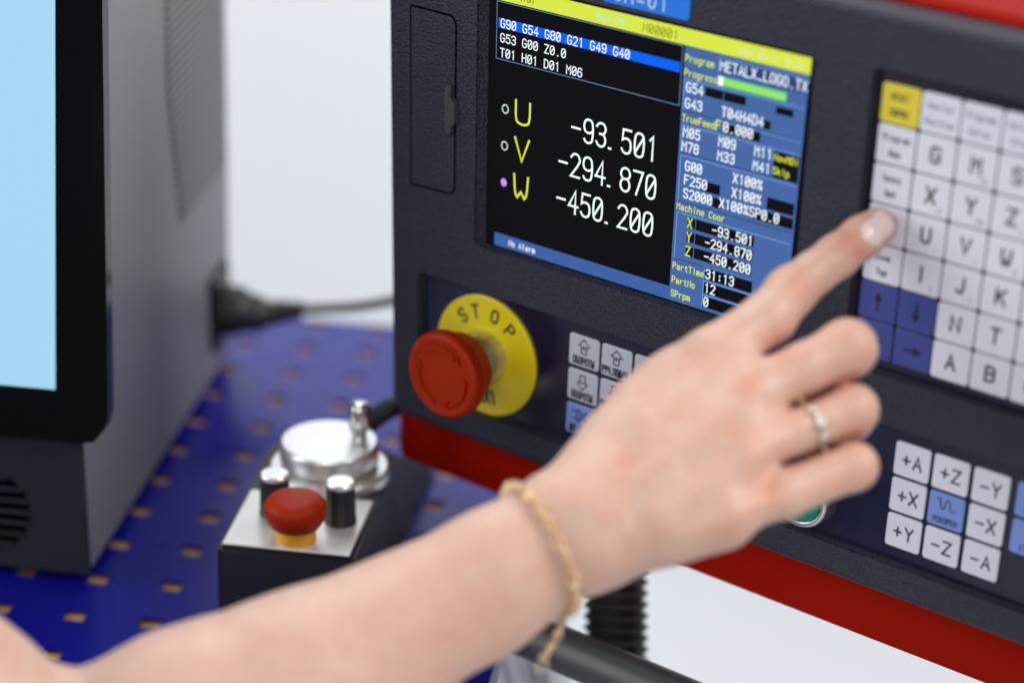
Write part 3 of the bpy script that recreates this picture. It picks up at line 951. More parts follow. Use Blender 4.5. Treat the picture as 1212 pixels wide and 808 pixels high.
# ---- white and blue function keys beside the stop button
AX0, AZ0 = 48.9, -152.4
for c in range(3):
    for r in range(3):
        cx, cz = AX0 + 8.6 + c * 18.5, AZ0 - 7.7 - r * 17.45
        ko = key(cx, cz, 17.0, 15.4, 'key_sky' if r == 2 else 'key_grey', 'pale blue spindle key' if r == 2 and c == 0 else None)
        if r < 2:
            s = 1 if r == 0 else -1
            ar = [(-1.5, -3.2), (-1.5, 0.6), (-3.2, 0.6), (0, 3.9), (3.2, 0.6), (1.5, 0.6), (1.5, -3.2), (-1.5, -3.2)]
            lines = [[(x, s * z + 2.2) for x, z in ar]]
            if s > 0: lines += [[(-.8, 1.9), (.8, 1.9)], [(0, 1.1), (0, 2.7)]]
            else: lines += [[(-.8, 1.9), (.8, 1.9)]]
            strokes(ko, lines, 0.64)
            legend(ko, ['ОБОРОТЫ', 'РУЧ.ПОДАЧА', 'УСК.ПОДАЧА'][c], 0, -4.7, [1.78, 1.56, 1.56][c], 3.4, 0.74)
        else:
            if c == 0:
                strokes(ko, [[(-5, 4), (-2.2, 4)], [(-5, 0.4), (-2.2, 0.4)], [(-2.2, 5), (-2.2, -0.6), (-.6, -0.6), (-.6, 5), (-2.2, 5)], [(-.6, 4.2), (.8, 3.6), (.8, .8), (-.6, .2)], [(4.2, 4), (3.2, 4.6), (2.2, 3.8), (2.2, .8), (3.2, 0), (4.2, .6)]], 0.64)
                legend(ko, 'ШП.ПУСК', 0, -4.7, 1.78, 3.4, 0.74)
            else:
                strokes(ko, [[(-2.4, 2), (-1.2, 4.2), (1.2, 4.2), (2.4, 2), (1.2, -.2), (-1.2, -.2), (-2.4, 2)]], 0.4)
                legend(ko, 'СТОП', 0, -4.6, 1.9, 2.7, 0.45)

# ---- jog keys
JX = [222.2, 240.6, 259.3]
JT = [['+A', '+Z', '-Y'], ['+X', '', '-X'], ['+Y', '-Z', '-A']]
for r in range(3):
    for c in range(3):
        cx, cz = JX[c] + 8.35, -159.8 - r * 16.95
        mid = r == 1 and c == 1
        ko = key(cx, cz, 16.6, 15.5, 'key_sky' if mid else 'key_white', 'blue rapid-travel key in the middle of the jog keys' if mid else None)
        if mid:
            strokes(ko, [[(-4.6, 4.8), (-3.0, 5.2), (-2.6, 1.6), (-1.6, .6), (-.6, 1.6), (-.4, 4.4), (.6, 5.2), (1.6, 4.4), (1.8, 1.4), (2.8, .6), (4.6, 1.0)]], 0.6)
            legend(ko, 'УСКОРЕН', 0, -4.6, 1.72, 2.6, 0.5)
        else:
            legend(ko, JT[r][c], 0, 0.0, 5.4, 5.8, 0.98, 'ink', wid=3.6)
for c in range(2):
    for r in range(2):
        ko = key(279.4 + 8.35 + c * 18.4, -159.8 - r * 16.95, 16.6, 15.5, 'key_sky')
        legend(ko, ['ПУСК', 'СТОП', 'ЦИКЛ', 'СОЖ'][c * 2 + r] if True else '', 0, -4.6, 1.9, 2.6, 0.5) if 'Ж' not in ['ПУСК', 'СТОП', 'ЦИКЛ', 'СОЖ'][c * 2 + r] and 'Ц' not in ['ПУСК', 'СТОП', 'ЦИКЛ', 'СОЖ'][c * 2 + r] else None

# ---- green start button, mostly behind the hand
gb_ = raw('start_button', *lathe([(0, -6.2), (9.5, -6.2), (10.6, -5.2), (10.6, 0.5)], 40, 'y', (181, 0, -192.5)), M['green'], panel, smooth=False)
gb_['label'] = 'green round start button'
raw('button_ring', *lathe([(10.9, -4.8), (12.2, -5.4), (13.4, -4.6), (14.0, -2), (14.0, 0.6)], 48, 'y', (181, 0, -192.5)), M['chrome'], gb_, smooth=True)

# ---- emergency stop
EC = (0.0, 0.0, -178.6)
head_prof = [(0, -33.8), (10, -33.75), (16.2, -33.5), (17.4, -33.8), (18.4, -34.1), (19.6, -33.8), (20.6, -32.9), (21.0, -31.6), (21.0, -28.8), (20.8, -27.0), (20.0, -26.2), (18.2, -25.6), (17.4, -21.5), (16.9, -17.0), (16.0, -16.0), (11.5, -15.8)]
stop = raw('stop_button', *lathe(head_prof, 168, 'y', EC, wob=lambda i, j: (0.5 if i % 2 else -0.5) if j in (7, 8, 9) else (0.2 if i % 2 else -.1) if j in (6, 10) else 0), M['stop_red'], panel, smooth=[j not in (6, 7, 8, 9) for i in range(168) for j in range(len(head_prof) - 1)])
stop['label'] = 'large red mushroom emergency stop button'
raw('collar', *lathe([(12.6, -16.2), (12.9, -15.6), (12.9, -3.4), (13.4, -2.6), (13.4, -0.2)], 56, 'y', EC), M['collar'], stop, smooth=True)
raw('backing_plate', *lathe([(0, -1.2), (29.6, -1.2), (30.3, -0.8), (30.3, 0.7)], 96, 'y', EC), M['yellow'], stop)
for ch, ang in (('S', 129), ('T', 106.5), ('O', 76), ('P', 49)):
    a = math.radians(ang)
    cx, cz = 22.3 * math.cos(a), 22.3 * math.sin(a)
    rot = a - math.pi / 2
    v, f = lettering(ch, -1.9, -3.1, 4, 6.2, 1.25, lambda x, z, k: (EC[0] + cx + x * math.cos(rot) - z * math.sin(rot), -1.3 - .01 * k, EC[2] + cz + x * math.sin(rot) + z * math.cos(rot)), wid=3.7)
    raw('lettering', v, f, M['ink'], stop)
for ch, ang in (('С', 243), ('Т', 256), ('О', 269), ('П', 282)):
    a = math.radians(ang)
    cx, cz = 21.0 * math.cos(a), 21.0 * math.sin(a)
    rot = a + math.pi / 2
    v, f = lettering(ch, -1.7, -2.8, 4, 5.8, 1.6, lambda x, z, k: (EC[0] + cx + x * math.cos(rot) - z * math.sin(rot), -1.3 - .01 * k, EC[2] + cz + x * math.sin(rot) + z * math.cos(rot)), wid=3.2)
    raw('lettering', v, f, M['ink'], stop)
# three turn-to-release arrows moulded on the head
for a0 in (132, 6, 252):
    # a clockwise sweep, arrow head at its end
    arc = [math.radians(a0 - t) for t in np.linspace(0, 78, 14)]
    v, f = ribbon([(14.2 * math.cos(a), 14.2 * math.sin(a)) for a in arc], 1.7)
    e = arc[-1]
    hp = [(14.2 + dr) * np.array([math.cos(e + da), math.sin(e + da)]) for dr, da in ((2.2, 0.02), (-2.5, 0.02), (0, -0.28))]
    nb = len(v)
    tri = [tuple(p) for p in hp]
    pts = [tuple(p) for p in v] + tri
    faces = f + [[nb, nb + 1, nb + 2]]
    V3 = [(EC[0] + x, -34.7, EC[2] + z) for x, z in pts]
    base = [(EC[0] + x, -33.3, EC[2] + z) for x, z in pts]
    m_ = len(pts)
    nn = len(arc)
    rimq = [[i, i + 1, m_ + i + 1, m_ + i] for i in range(nn - 1)] + [[nn + i + 1, nn + i, m_ + nn + i, m_ + nn + i + 1] for i in range(nn - 1)]
    rimq += [[nb + i, nb + (i + 1) % 3, m_ + nb + (i + 1) % 3, m_ + nb + i] for i in range(3)]
    raw('arrow', V3 + base, faces + rimq, M['stop_red'], stop)

# ------------------------------------------------------------------ bar, conduit and film below the panel
rail = thing('round_bar', 'dark grey round metal bar running below the red panel edge', 'metal bar', (150, -45, -300))
raw('tube', *tube([(8, -45, -289), (10, -45, -289), (350, -45, -288), (352, -45, -288)], [9.5, 11, 11, 9.5], 32), M['bar'], rail, smooth=True)
raw('leg', *tube([(345, -45, -300), (345, -45, -1049.5)], 14, 24), M['bar'], rail, smooth=True)
for bx in (20, 338):
    raw('bracket', *box(bx - 7, -46, -281, bx + 7, 30, -276, 1), M['bar'], rail)
    raw('bracket', *box(bx - 7, 24, -276, bx + 7, 30, -260, 1), M['bar'], rail)

pth = [at(729, y, d) for y, d in ((560, 1205), (620, 1196), (680, 1190), (740, 1190), (800, 1194), (900, 1205), (1100, 1230), (1500, 1300))]
pth = spline(pth, 46)
pa_ = np.array(pth)
sl_ = np.concatenate([[0], np.cumsum(np.linalg.norm(np.diff(pa_, axis=0), axis=1))])
rr = [15.2 + 1.3 * math.sin(2 * math.pi * q / 5.6) for q in sl_]
cd = raw('corrugated_conduit', *tube(pth, rr, 24), M['rubber'], None, org=pth[-1], smooth=True)
tag(cd, 'thick black ribbed cable conduit hanging behind the grey bar', 'cable conduit')

# pleated film hanging off the edge of the bench
V, F = [], []
rng = np.random.default_rng(4)
NU, NV = 60, 14
ph = rng.uniform(0, 6.28, 4)
for i in range(NU + 1):
    for j in range(NV + 1):
        yy = -150 + 300 * i / NU
        zz = -2 - 330 * j / NV
        fo = 1 - math.exp(zz / 40)
        xx = 211 + 20 * fo + fo * (3.5 * math.sin(yy * .28 + ph[0]) + 2.5 * math.sin(yy * .61 + ph[1] + zz * .01) + 1.5 * math.sin(zz * .05 + ph[2]))
        V.append(tw(xx, yy, zz))
for i in range(NU):
    for j in range(NV):
        a = i * (NV + 1) + j
        F.append([a, a + NV + 1, a + NV + 2, a + 1])
fm = raw('plastic_sheet', V, F, M['film'], None, org=tw(232, 0, -336), smooth=True)
tag(fm, 'pale bluish pleated plastic sheet hanging over the bench edge', 'plastic sheet')

# ------------------------------------------------------------------ the arm: a signed distance field, meshed
def J(px, py, d):
    return np.array([(px - CX) / FPX * d, (py - CY) / FPX * d, d])


def cone(P, a, b, ra, rb):
    ab = b - a
    t = np.clip(((P - a) @ ab) / (ab @ ab), 0, 1)
    return np.linalg.norm(P - a - t[:, None] * ab, axis=1) - (ra + t * (rb - ra))


def smin(a, b, k):
    h = np.clip(0.5 + 0.5 * (b - a) / k, 0, 1)
    return b * (1 - h) + a * h - k * h * (1 - h)


def chain(P, js, k=3.0):
    d = None
    for (a, ra), (b, rb) in zip(js[:-1], js[1:]):
        e = cone(P, a, b, ra, rb)
        d = e if d is None else smin(d, e, k)
    return d


FING = {
    'index': [(J(846.2, 419.2, 930), 11.28), (J(910.5, 375.8, 938), 10.51), (J(935.3, 345.5, 946), 10.21), (J(964.5, 322.5, 951), 8.68), (J(989.3, 304.5, 956), 8.88), (J(1019.2, 281.4, 960), 8.54), (J(1037.7, 268.4, 962), 7.79)],
    'middle': [(J(885.5, 469.2, 918), 11.28), (J(951.1, 436.5, 922), 9.92), (J(1002.2, 413.2, 928), 11.59), (J(1006.2, 422.4, 952), 8.62), (J(980.0, 434.0, 966), 8.00)],
    'ring': [(J(876.0, 532.0, 910), 11.40), (J(945.4, 510.2, 915), 8.48), (J(1009.0, 484.8, 923), 9.76), (J(1007.0, 495.6, 947), 8.77), (J(980.0, 502.0, 961), 8.00)],
    'pinky': [(J(860.1, 600.7, 905), 11.08), (J(928.9, 583.7, 910), 9.33), (J(1010.0, 552.0, 917), 9.24), (J(1005.4, 558.1, 938), 8.05), (J(978.0, 565.0, 950), 7.60)],
    'thumb': [(J(710.3, 551.4, 922), 14.46), (J(799.3, 455.5, 940), 12.47), (J(842.0, 450.0, 962), 10.20), (J(884.0, 466.0, 972), 8.20)],
}
PALM = [
    ((J(849.3, 428.7, 930), 10.20), (J(719.5, 578.3, 914), 11.77)),
    ((J(886.0, 470.0, 918), 11.50), (J(707.0, 604.8, 907), 12.78)),
    ((J(876.0, 532.0, 910), 11.30), (J(701.6, 633.5, 906), 12.66)),
    ((J(854.8, 613.5, 906), 12.56), (J(705.4, 651.5, 910), 11.91)),
    ((J(845.8, 449.6, 938), 11.20), (J(740.5, 530.5, 930), 16.87)),
    ((J(868.0, 510.0, 930), 11.00), (J(730.0, 610.0, 930), 15.00)),
    ((J(851.9, 595.8, 922), 11.89), (J(721.9, 645.5, 925), 13.06)),
]
FORE = [
    [(J(700.4, 574.7, 916), 10.03), (J(681.7, 601.3, 915), 18.43), (J(579.7, 675.5, 910), 22.16), (J(361.7, 818.4, 905), 38.42), (J(225.3, 861.2, 900), 39.04), (J(82.3, 847.0, 896), 18.25)],
    [(J(699.8, 637.6, 914), 9.40), (J(701.8, 643.4, 914), 14.48), (J(576.0, 725.7, 912), 14.23), (J(450.9, 763.0, 910), 10.43), (J(300.0, 900.0, 906), 27.00), (J(150.0, 960.0, 902), 28.00)],
]
UPPER = [(J(112.4, 928.3, 898), 26.74), (J(-50.5, 832.8, 885), 32.91), (J(-292.5, 650.8, 860), 38.51), (J(-520.0, 520.0, 840), 41.00)]
FILL = [(J(836.0, 432.0, 933), J(756.0, 474.0, 934), 11.3, 8.3),
        (J(866.0, 448.0, 926), J(780.0, 520.0, 915), 11.5, 12.0),
        (J(880.0, 502.0, 915), J(790.0, 560.0, 909), 11.5, 12.0),
        (J(866.0, 566.0, 909), J(780.0, 610.0, 907), 11.4, 15.8)]
# relief of the back of the hand, traced in the picture plane: points, height in mm, width in pixels
RIDGE = [([(903, 455), (868, 482), (832, 508), (790, 542), (752, 566)], 0.85, 9), ([(842, 424), (792, 470), (748, 520), (722, 556)], 0.45, 10),
         ([(930, 521), (880, 549), (820, 586), (768, 606)], 0.55, 9), ([(926, 588), (880, 610), (812, 632)], 0.40, 9),
         ([(800, 560), (776, 572), (758, 590)], 0.45, 6), ([(870, 528), (848, 524), (820, 545)], 0.30, 6), ([(700, 600), (664, 628), (632, 640)], 0.25, 10),
         ([(876, 506), (838, 534), (806, 556)], -0.75, 11), ([(905, 577), (880, 580)], -0.9, 13), ([(866, 444), (826, 472), (790, 506)], -0.45, 12),
         ([(915, 500), (893, 512)], -0.5, 9), ([(930, 433), (905, 448)], -0.35, 10), ([(872, 590), (830, 606)], -0.4, 10)]



def segdist(P, a, b):
    ab = b - a
    t = np.clip(((P - a) @ ab) / (ab @ ab), 0, 1)
    return np.linalg.norm(P - a - t[:, None] * ab, axis=1)


def polydist(P, pts):
    d = None
    for a, b in zip(pts[:-1], pts[1:]):
        e = segdist(P, a, b)
        d = e if d is None else np.minimum(d, e)
    return d


def arm_field(P):
    palm = None
    for (a, ra), (b, rb) in PALM:
        e = cone(P, a, b, ra, rb)
        palm = e if palm is None else smin(palm, e, 9.0)
    thumb = chain(P, FING['thumb'], 6.0)
    palm = smin(palm, thumb, 10.0)
    for a, b, r0, r1 in FILL: palm = smin(palm, cone(P, a, b, r0, r1), 10.0)
    fore = smin(chain(P, FORE[0], 8), chain(P, FORE[1], 8), 16.0)
    d = smin(palm, fore, 11.0)
    d = smin(d, chain(P, UPPER, 10), 7.0)
    fg = None
    for nme in ('index', 'middle', 'ring', 'pinky'):
        e = chain(P, FING[nme], 3.2)
        fg = e if fg is None else np.minimum(fg, e)
    d = smin(d, fg, 5.0)
    near = (np.abs(d) < 14)
    Q = P[near]
    add = np.zeros(len(Q))
    qx = np.stack([Q[:, 0] / Q[:, 2] * FPX + CX, Q[:, 1] / Q[:, 2] * FPX + CY], 1)
    front = np.clip((920 - Q[:, 2]) / 10, 0, 1)
    for pts, hgt, wid in RIDGE:
        add -= hgt * front * np.exp(-(polydist(qx, [np.array(p, float) for p in pts]) / wid) ** 2)
    # bed of the index nail
    a_ = ((qx[:, 0] - 1034) * .82 - (qx[:, 1] - 271.5) * .57) / 24.5
    b_ = ((qx[:, 0] - 1034) * .57 + (qx[:, 1] - 271.5) * .82) / 16.5
    rim_ = np.sqrt(a_ ** 2 + b_ ** 2)
    onnail = (Q[:, 2] < 961)
    add += onnail * (0.55 * np.exp(-rim_ ** 6) - 0.30 * np.exp(-((rim_ - 1.12) / .16) ** 2) * (a_ < .35))
    # wrinkles over the finger joints
    for nme, jn, amp in (('index', 2, .33), ('index', 4, .22)):
        c = FING[nme][jn][0]
        ax = FING[nme][jn + 1][0] - FING[nme][jn - 1][0]
        ax /= np.linalg.norm(ax)
        s_ = (Q - c) @ ax
        rad = np.linalg.norm((Q - c) - s_[:, None] * ax, axis=1)
        w = np.exp(-((rad - 9) / 6) ** 2) * (Q[:, 2] < c[2] - 1)
        lat = (Q - c) @ np.cross(ax, np.array([0, 0, 1.0]))
        for s0, cv in ((-3.4, .05), (-1.2, .02), (1.0, -.02), (3.2, -.05)):
            add += amp * w * np.exp(-((s_ - s0 - cv * lat ** 2 * .5) / 0.75) ** 2)
    d[near] += add
    return d


corner = np.array([1e9] * 3); far = -corner
allj = [(p, r) for ch in list(FING.values()) + FORE + [UPPER] for p, r in ch]
lo_ = np.min([p - r for p, r in allj], axis=0) - 6
hi_ = np.max([p + r for p, r in allj], axis=0) + 6
STEP, B = 1.15, 6
lo_[0] = max(lo_[0], J(-420, 0, 850)[0])
nb = np.ceil((hi_ - lo_) / (STEP * B)).astype(int)
ns = nb * B
bc = np.stack(np.meshgrid(*[np.arange(n) for n in nb], indexing='ij'), -1).reshape(-1, 3)
cd_ = arm_field(lo_ + (bc * B + (B - 1) / 2) * STEP)
act = np.abs(cd_) < STEP * B * 1.45
field = np.repeat(np.repeat(np.repeat(np.where(cd_.reshape(nb) < 0, -9., 9.).astype(np.float32), B, 0), B, 1), B, 2)
sub = np.stack(np.meshgrid(*[np.arange(B)] * 3, indexing='ij'), -1).reshape(-1, 3)
idx = (bc[act][:, None, :] * B + sub[None]).reshape(-1, 3)
for s in range(0, len(idx), 400000):
    q = idx[s:s + 400000]
    field[q[:, 0], q[:, 1], q[:, 2]] = arm_field(lo_ + q * STEP)


def surface_nets(f):
    neg = f < 0
    c = np.zeros(tuple(n - 1 for n in f.shape), np.uint8)
    offs = [(i, j, k) for i in (0, 1) for j in (0, 1) for k in (0, 1)]
    sl = lambda o: tuple(slice(o[a], f.shape[a] - 1 + o[a]) for a in range(3))
    for o in offs: c += neg[sl(o)]
    cells = np.argwhere((c > 0) & (c < 8))
    cid = np.full(c.shape, -1, np.int32)
    cid[tuple(cells.T)] = np.arange(len(cells))
    acc = np.zeros((len(cells), 3)); cnt = np.zeros(len(cells))
    for o in offs:
        for a in range(3):
            if o[a]: continue
            p = list(o); p[a] = 1
            fa = f[tuple((cells + o).T)]; fb = f[tuple((cells + p).T)]
            m = (fa < 0) != (fb < 0)
            t = fa[m] / (fa[m] - fb[m])
            pos = np.array(o, float)[None].repeat(m.sum(), 0)
            pos[:, a] += t
            acc[m] += pos; cnt[m] += 1
    verts = cells + acc / cnt[:, None]
    quads = []
    for a in range(3):
        b, c2 = (a + 1) % 3, (a + 2) % 3
        s0 = [slice(None)] * 3; s1 = [slice(None)] * 3
        s0[a] = slice(0, -1); s1[a] = slice(1, None)
        A, Bn = neg[tuple(s0)], neg[tuple(s1)]
        e = np.argwhere(A != Bn)
        e = e[(e[:, b] > 0) & (e[:, c2] > 0) & (e[:, b] < f.shape[b] - 1) & (e[:, c2] < f.shape[c2] - 1)]
        flip = A[tuple(e.T)]
        q = []
        for db, dc in ((-1, -1), (0, -1), (0, 0), (-1, 0)):
            g = e.copy(); g[:, b] += db; g[:, c2] += dc
            q.append(cid[tuple(g.T)])
        q = np.stack(q, 1)
        q[~flip] = q[~flip][:, ::-1]
        quads.append(q)
    return verts, np.concatenate(quads)


vv, qq = surface_nets(field)
# light smoothing
for it in range(3):
    acc = np.zeros_like(vv); cn = np.zeros(len(vv))
    for k in range(4):
        a, b = qq[:, k], qq[:, (k + 1) % 4]
        np.add.at(acc, a, vv[b]); np.add.at(acc, b, vv[a]); np.add.at(cn, a, 1); np.add.at(cn, b, 1)
    vv = vv * 0.5 + 0.5 * acc / np.maximum(cn, 1)[:, None]
vc = lo_ + vv * STEP                            # camera frame, mm


def cw(P): return CAM + np.asarray(P) @ DW


base_pt = cw(J(128, 905, 930))
person = thing('person', 'bare right arm of a person pressing a keypad key with the index finger', 'person', base_pt)
arm = raw('arm', cw(vc), qq, M['nail'], person, smooth=True)
# pigment redder over knuckles and finger ends, shade painted between the fingers; paler on the forearm
red = np.zeros(len(vc))
pxs = np.stack([vc[:, 0] / vc[:, 2] * FPX + CX, vc[:, 1] / vc[:, 2] * FPX + CY], 1)
for (x, y), rad, amt in (((905, 577), 22, .8), ((822, 424), 26, .35), ((886, 452), 20, .5), ((895, 520), 20, .35), ((870, 505), 22, .25), ((740, 548), 20, .3),
                         ((700, 590), 24, .2), ((870, 626), 24, .3), ((762, 470), 24, .2), ((520, 740), 60, .15), ((925, 412), 16, .9)):
    red += amt * np.exp(-((pxs[:, 0] - x) ** 2 + (pxs[:, 1] - y) ** 2) / rad ** 2) * (vc[:, 2] < 935)
for gap in ([(937, 482), (962, 470), (985, 459), (1010, 447)], [(939, 549), (963, 536), (988, 528), (1014, 519)]):  # shade in the finger creases, put into the redness
    red += 0.8 * np.exp(-(polydist(pxs, [np.array(p, float) for p in gap]) / 8) ** 2)
for nme in ('index', 'middle', 'ring', 'pinky'):
    red += 0.40 * np.exp(-(np.linalg.norm(vc - FING[nme][2][0], axis=1) / 13) ** 2)
red += 0.45 * np.exp(-((pxs[:, 0] - 945) ** 2 + (pxs[:, 1] - 338) ** 2) / 16 ** 2)
red += 0.95 * np.exp(-((pxs[:, 0] - 1002) ** 2 + (pxs[:, 1] - 285) ** 2) / 17 ** 2)
red += 0.6 * np.exp(-((pxs[:, 0] - 1022) ** 2 + (pxs[:, 1] - 300) ** 2) / 14 ** 2)
vein = np.zeros(len(vc))
for pts, hgt, wid in RIDGE[4:7]: vein += np.exp(-(polydist(pxs, [np.array(p, float) for p in pts]) / (wid * 1.3)) ** 2)
at_ = arm.data.color_attributes.new('skin_tone_shade', 'FLOAT_COLOR', 'POINT')
colr = np.stack([np.clip(red * 1.35, 0, 1), np.clip(vein, 0, 1), np.zeros(len(vc)), np.ones(len(vc))], 1).astype(np.float32)
at_.data.foreach_set('color', colr.ravel())


def skin_material():
    m = bpy.data.materials.new('skin')
    m.use_nodes = True
    nt = m.node_tree
    b = nt.nodes['Principled BSDF']
    I = b.inputs
    L = nt.links.new
    vcol = nt.nodes.new('ShaderNodeVertexColor'); vcol.layer_name = 'skin_tone_shade'
    sep = nt.nodes.new('ShaderNodeSeparateColor'); L(vcol.outputs[0], sep.inputs[0])
    tc = nt.nodes.new('ShaderNodeTexCoord')

    def noise(s, d=4, r=.6):
        n = nt.nodes.new('ShaderNodeTexNoise'); n.inputs['Scale'].default_value = s; n.inputs['Detail'].default_value = d; n.inputs['Roughness'].default_value = r
        L(tc.outputs['Object'], n.inputs['Vector']); return n

    def mix(fac, a, bb):
        x = nt.nodes.new('ShaderNodeMix'); x.data_type = 'RGBA'
        if isinstance(fac, float): x.inputs[0].default_value = fac
        else: L(fac, x.inputs[0])
        for s_, i in ((a, 6), (bb, 7)):
            if isinstance(s_, tuple): x.inputs[i].default_value = (*s_, 1)
            else: L(s_, x.inputs[i])
        return x.outputs[2]

    def rng_(o, a, b_, c, d):
        r = nt.nodes.new('ShaderNodeMapRange')
        for k, v in zip(('From Min', 'From Max', 'To Min', 'To Max'), (a, b_, c, d)): r.inputs[k].default_value = v
        L(o, r.inputs['Value']); return r.outputs[0]
    n1 = noise(28); n2 = noise(160, 5)
    base = mix(rng_(n1.outputs[0], .35, .65, 0, 1), (0.655, 0.445, 0.352), (0.625, 0.385, 0.298))
    base = mix(rng_(n2.outputs[0], .42, .72, 0, .65), base, (0.60, 0.335, 0.258))
    mm = nt.nodes.new('ShaderNodeMath'); mm.operation = 'MULTIPLY'; L(sep.outputs[0], mm.inputs[0]); mm.inputs[1].default_value = .80
    base = mix(mm.outputs[0], base, (0.60, 0.255, 0.175))
    m2 = nt.nodes.new('ShaderNodeMath'); m2.operation = 'MULTIPLY'; L(sep.outputs[1], m2.inputs[0]); m2.inputs[1].default_value = .22
    base = mix(m2.outputs[0], base, (0.50, 0.40, 0.34))
    L(base, I['Base Color'])
    I['Roughness'].default_value = .46
    I['Specular IOR Level'].default_value = .42
    I['Subsurface Weight'].default_value = .35
    I['Subsurface Radius'].default_value = (1, .38, .2)
    I['Subsurface Scale'].default_value = .0032
    vo = nt.nodes.new('ShaderNodeTexVoronoi'); vo.inputs['Scale'].default_value = 1050; L(tc.outputs['Object'], vo.inputs['Vector'])
    n3 = noise(420, 4)
    ad = nt.nodes.new('ShaderNodeMath'); ad.operation = 'ADD'; L(vo.outputs['Distance'], ad.inputs[0]); L(n3.outputs[0], ad.inputs[1])
    bp = nt.nodes.new('ShaderNodeBump'); bp.inputs['Strength'].default_value = .22; bp.inputs['Distance'].default_value = .00035
    L(ad.outputs[0], bp.inputs['Height']); L(bp.outputs[0], I['Normal'])
    return m


M['skin'] = skin_material()
arm.data.materials[0] = M['skin']


def hit(o, d, far=60):
    """march from o (camera frame) along d to the skin"""
    p = np.array(o, float); d = np.array(d, float) / np.linalg.norm(d)
    t = 0.0
    for _ in range(60):
        e = float(arm_field((p + d * t)[None])[0])
        t += e * 0.8
        if abs(e) < .02 or t > far: break
    return p + d * t


def fingernail(a, b, dorsal, width, length, off, lab=None):
    """curved oval plate on the back of a finger end; a -> b is the last phalanx"""
    ax = (b - a) / np.linalg.norm(b - a)
    dorsal = dorsal - ax * (dorsal @ ax); dorsal /= np.linalg.norm(dorsal)
    side = np.cross(ax, dorsal)
    NU_, NV_ = 14, 10
    V, F = [], []
    for top in (0, 1):
        for i in range(NU_ + 1):
            s = i / NU_
            # oval outline: rounded root, softly squared free edge
            hw = width / 2 * min(1.0, math.sqrt(max(1 - ((0.30 - s) / 0.30) ** 2, 0)) * 0.98 + 0.06 if s < .30 else 1.0)
            if s > .80: hw *= math.sqrt(max(1 - ((s - .80) / .24) ** 2, 0.05))
            for j in range(NV_ + 1):
                q = -1 + 2 * j / NV_
                p = b + ax * (off + (s - 1) * length) + side * q * hw
                if s > .9: pass
                h = hit(p + dorsal * 22, -dorsal, 44)
                lift = 0.35 * (1 - abs(q) ** 3) + 0.30 if top else -0.5
                if top and (i == 0 or i == NU_ or j in (0, NV_)): lift = -0.15
                V.append(h + dorsal * lift)
    n1 = (NU_ + 1) * (NV_ + 1)
    for i in range(NU_):
        for j in range(NV_):
            k = i * (NV_ + 1) + j
            F.append([n1 + k, n1 + k + 1, n1 + k + NV_ + 2, n1 + k + NV_ + 1])
            F.append([k + NV_ + 1, k + NV_ + 2, k + 1, k])
    o = raw('fingernail', cw(np.array(V)), F, M['nail'], person, smooth=True)
    return o


# index nail faces the lens; the curled fingers carry theirs towards the panel
fingernail(FING['index'][4][0], FING['index'][6][0], np.array([0.04, 0.12, -1.0]), 10.4, 16.8, 4.8)
for nme in ('middle', 'ring', 'pinky'):
    a, b = FING[nme][3][0], FING[nme][4][0]
    fingernail(a, b, np.array([0.35, 0.1, 1.0]), 9.5, 10.5, 4.0)
fingernail(FING['thumb'][2][0], FING['thumb'][3][0], np.array([0.1, -1.0, 0.3]), 10.5, 12, 4.5)

# ------------------------------------------------------------------ finger ring
ra, rb_ = FING['ring'][1][0], FING['ring'][2][0]
axr = (rb_ - ra) / np.linalg.norm(rb_ - ra)
rc_ = ra + axr * 4.5
e1 = np.cross(axr, np.array([0, 0, 1.0])); e1 /= np.linalg.norm(e1); e2 = np.cross(axr, e1)
ringt = thing('finger_ring', 'slim gold ring with small clear stones on the ring finger', 'ring', cw(rc_))
loop = []
for k in range(48):
    a = 2 * math.pi * k / 48
    d_ = math.cos(a) * e1 + math.sin(a) * e2
    h = hit(rc_ + d_ * 16, -d_, 16)
    rad = min(max((h - rc_) @ d_, 9.2), 12.0)
    loop.append((rad, d_))
V, F = [], []
for k, (rad, d_) in enumerate(loop):
    for s_, q in ((-1.3, 0.05), (-1.0, 0.75), (0, 1.05), (1.0, 0.75), (1.3, 0.05), (0, -.4)):
        V.append(rc_ + axr * s_ + d_ * (rad + q))
for k in range(48):
    for j in range(6):
        F.append([k * 6 + j, k * 6 + (j + 1) % 6, ((k + 1) % 48) * 6 + (j + 1) % 6, ((k + 1) % 48) * 6 + j])
raw('band', cw(np.array(V)), F, M['white_gold'], ringt, smooth=True)
front = min(range(48), key=lambda k: loop[k][1][2])
for dk, sz in ((-4, 1.5), (0, 2.1), (4, 1.5)):
    rad, d_ = loop[(front + dk) % 48]
    c = rc_ + d_ * (rad + 1.3)
    bm = bmesh.new(); bmesh.ops.create_icosphere(bm, subdivisions=2, radius=sz)
    v, f = dump(bm)
    raw('stone', cw(np.array(v) + c), f, M['stone'], ringt)

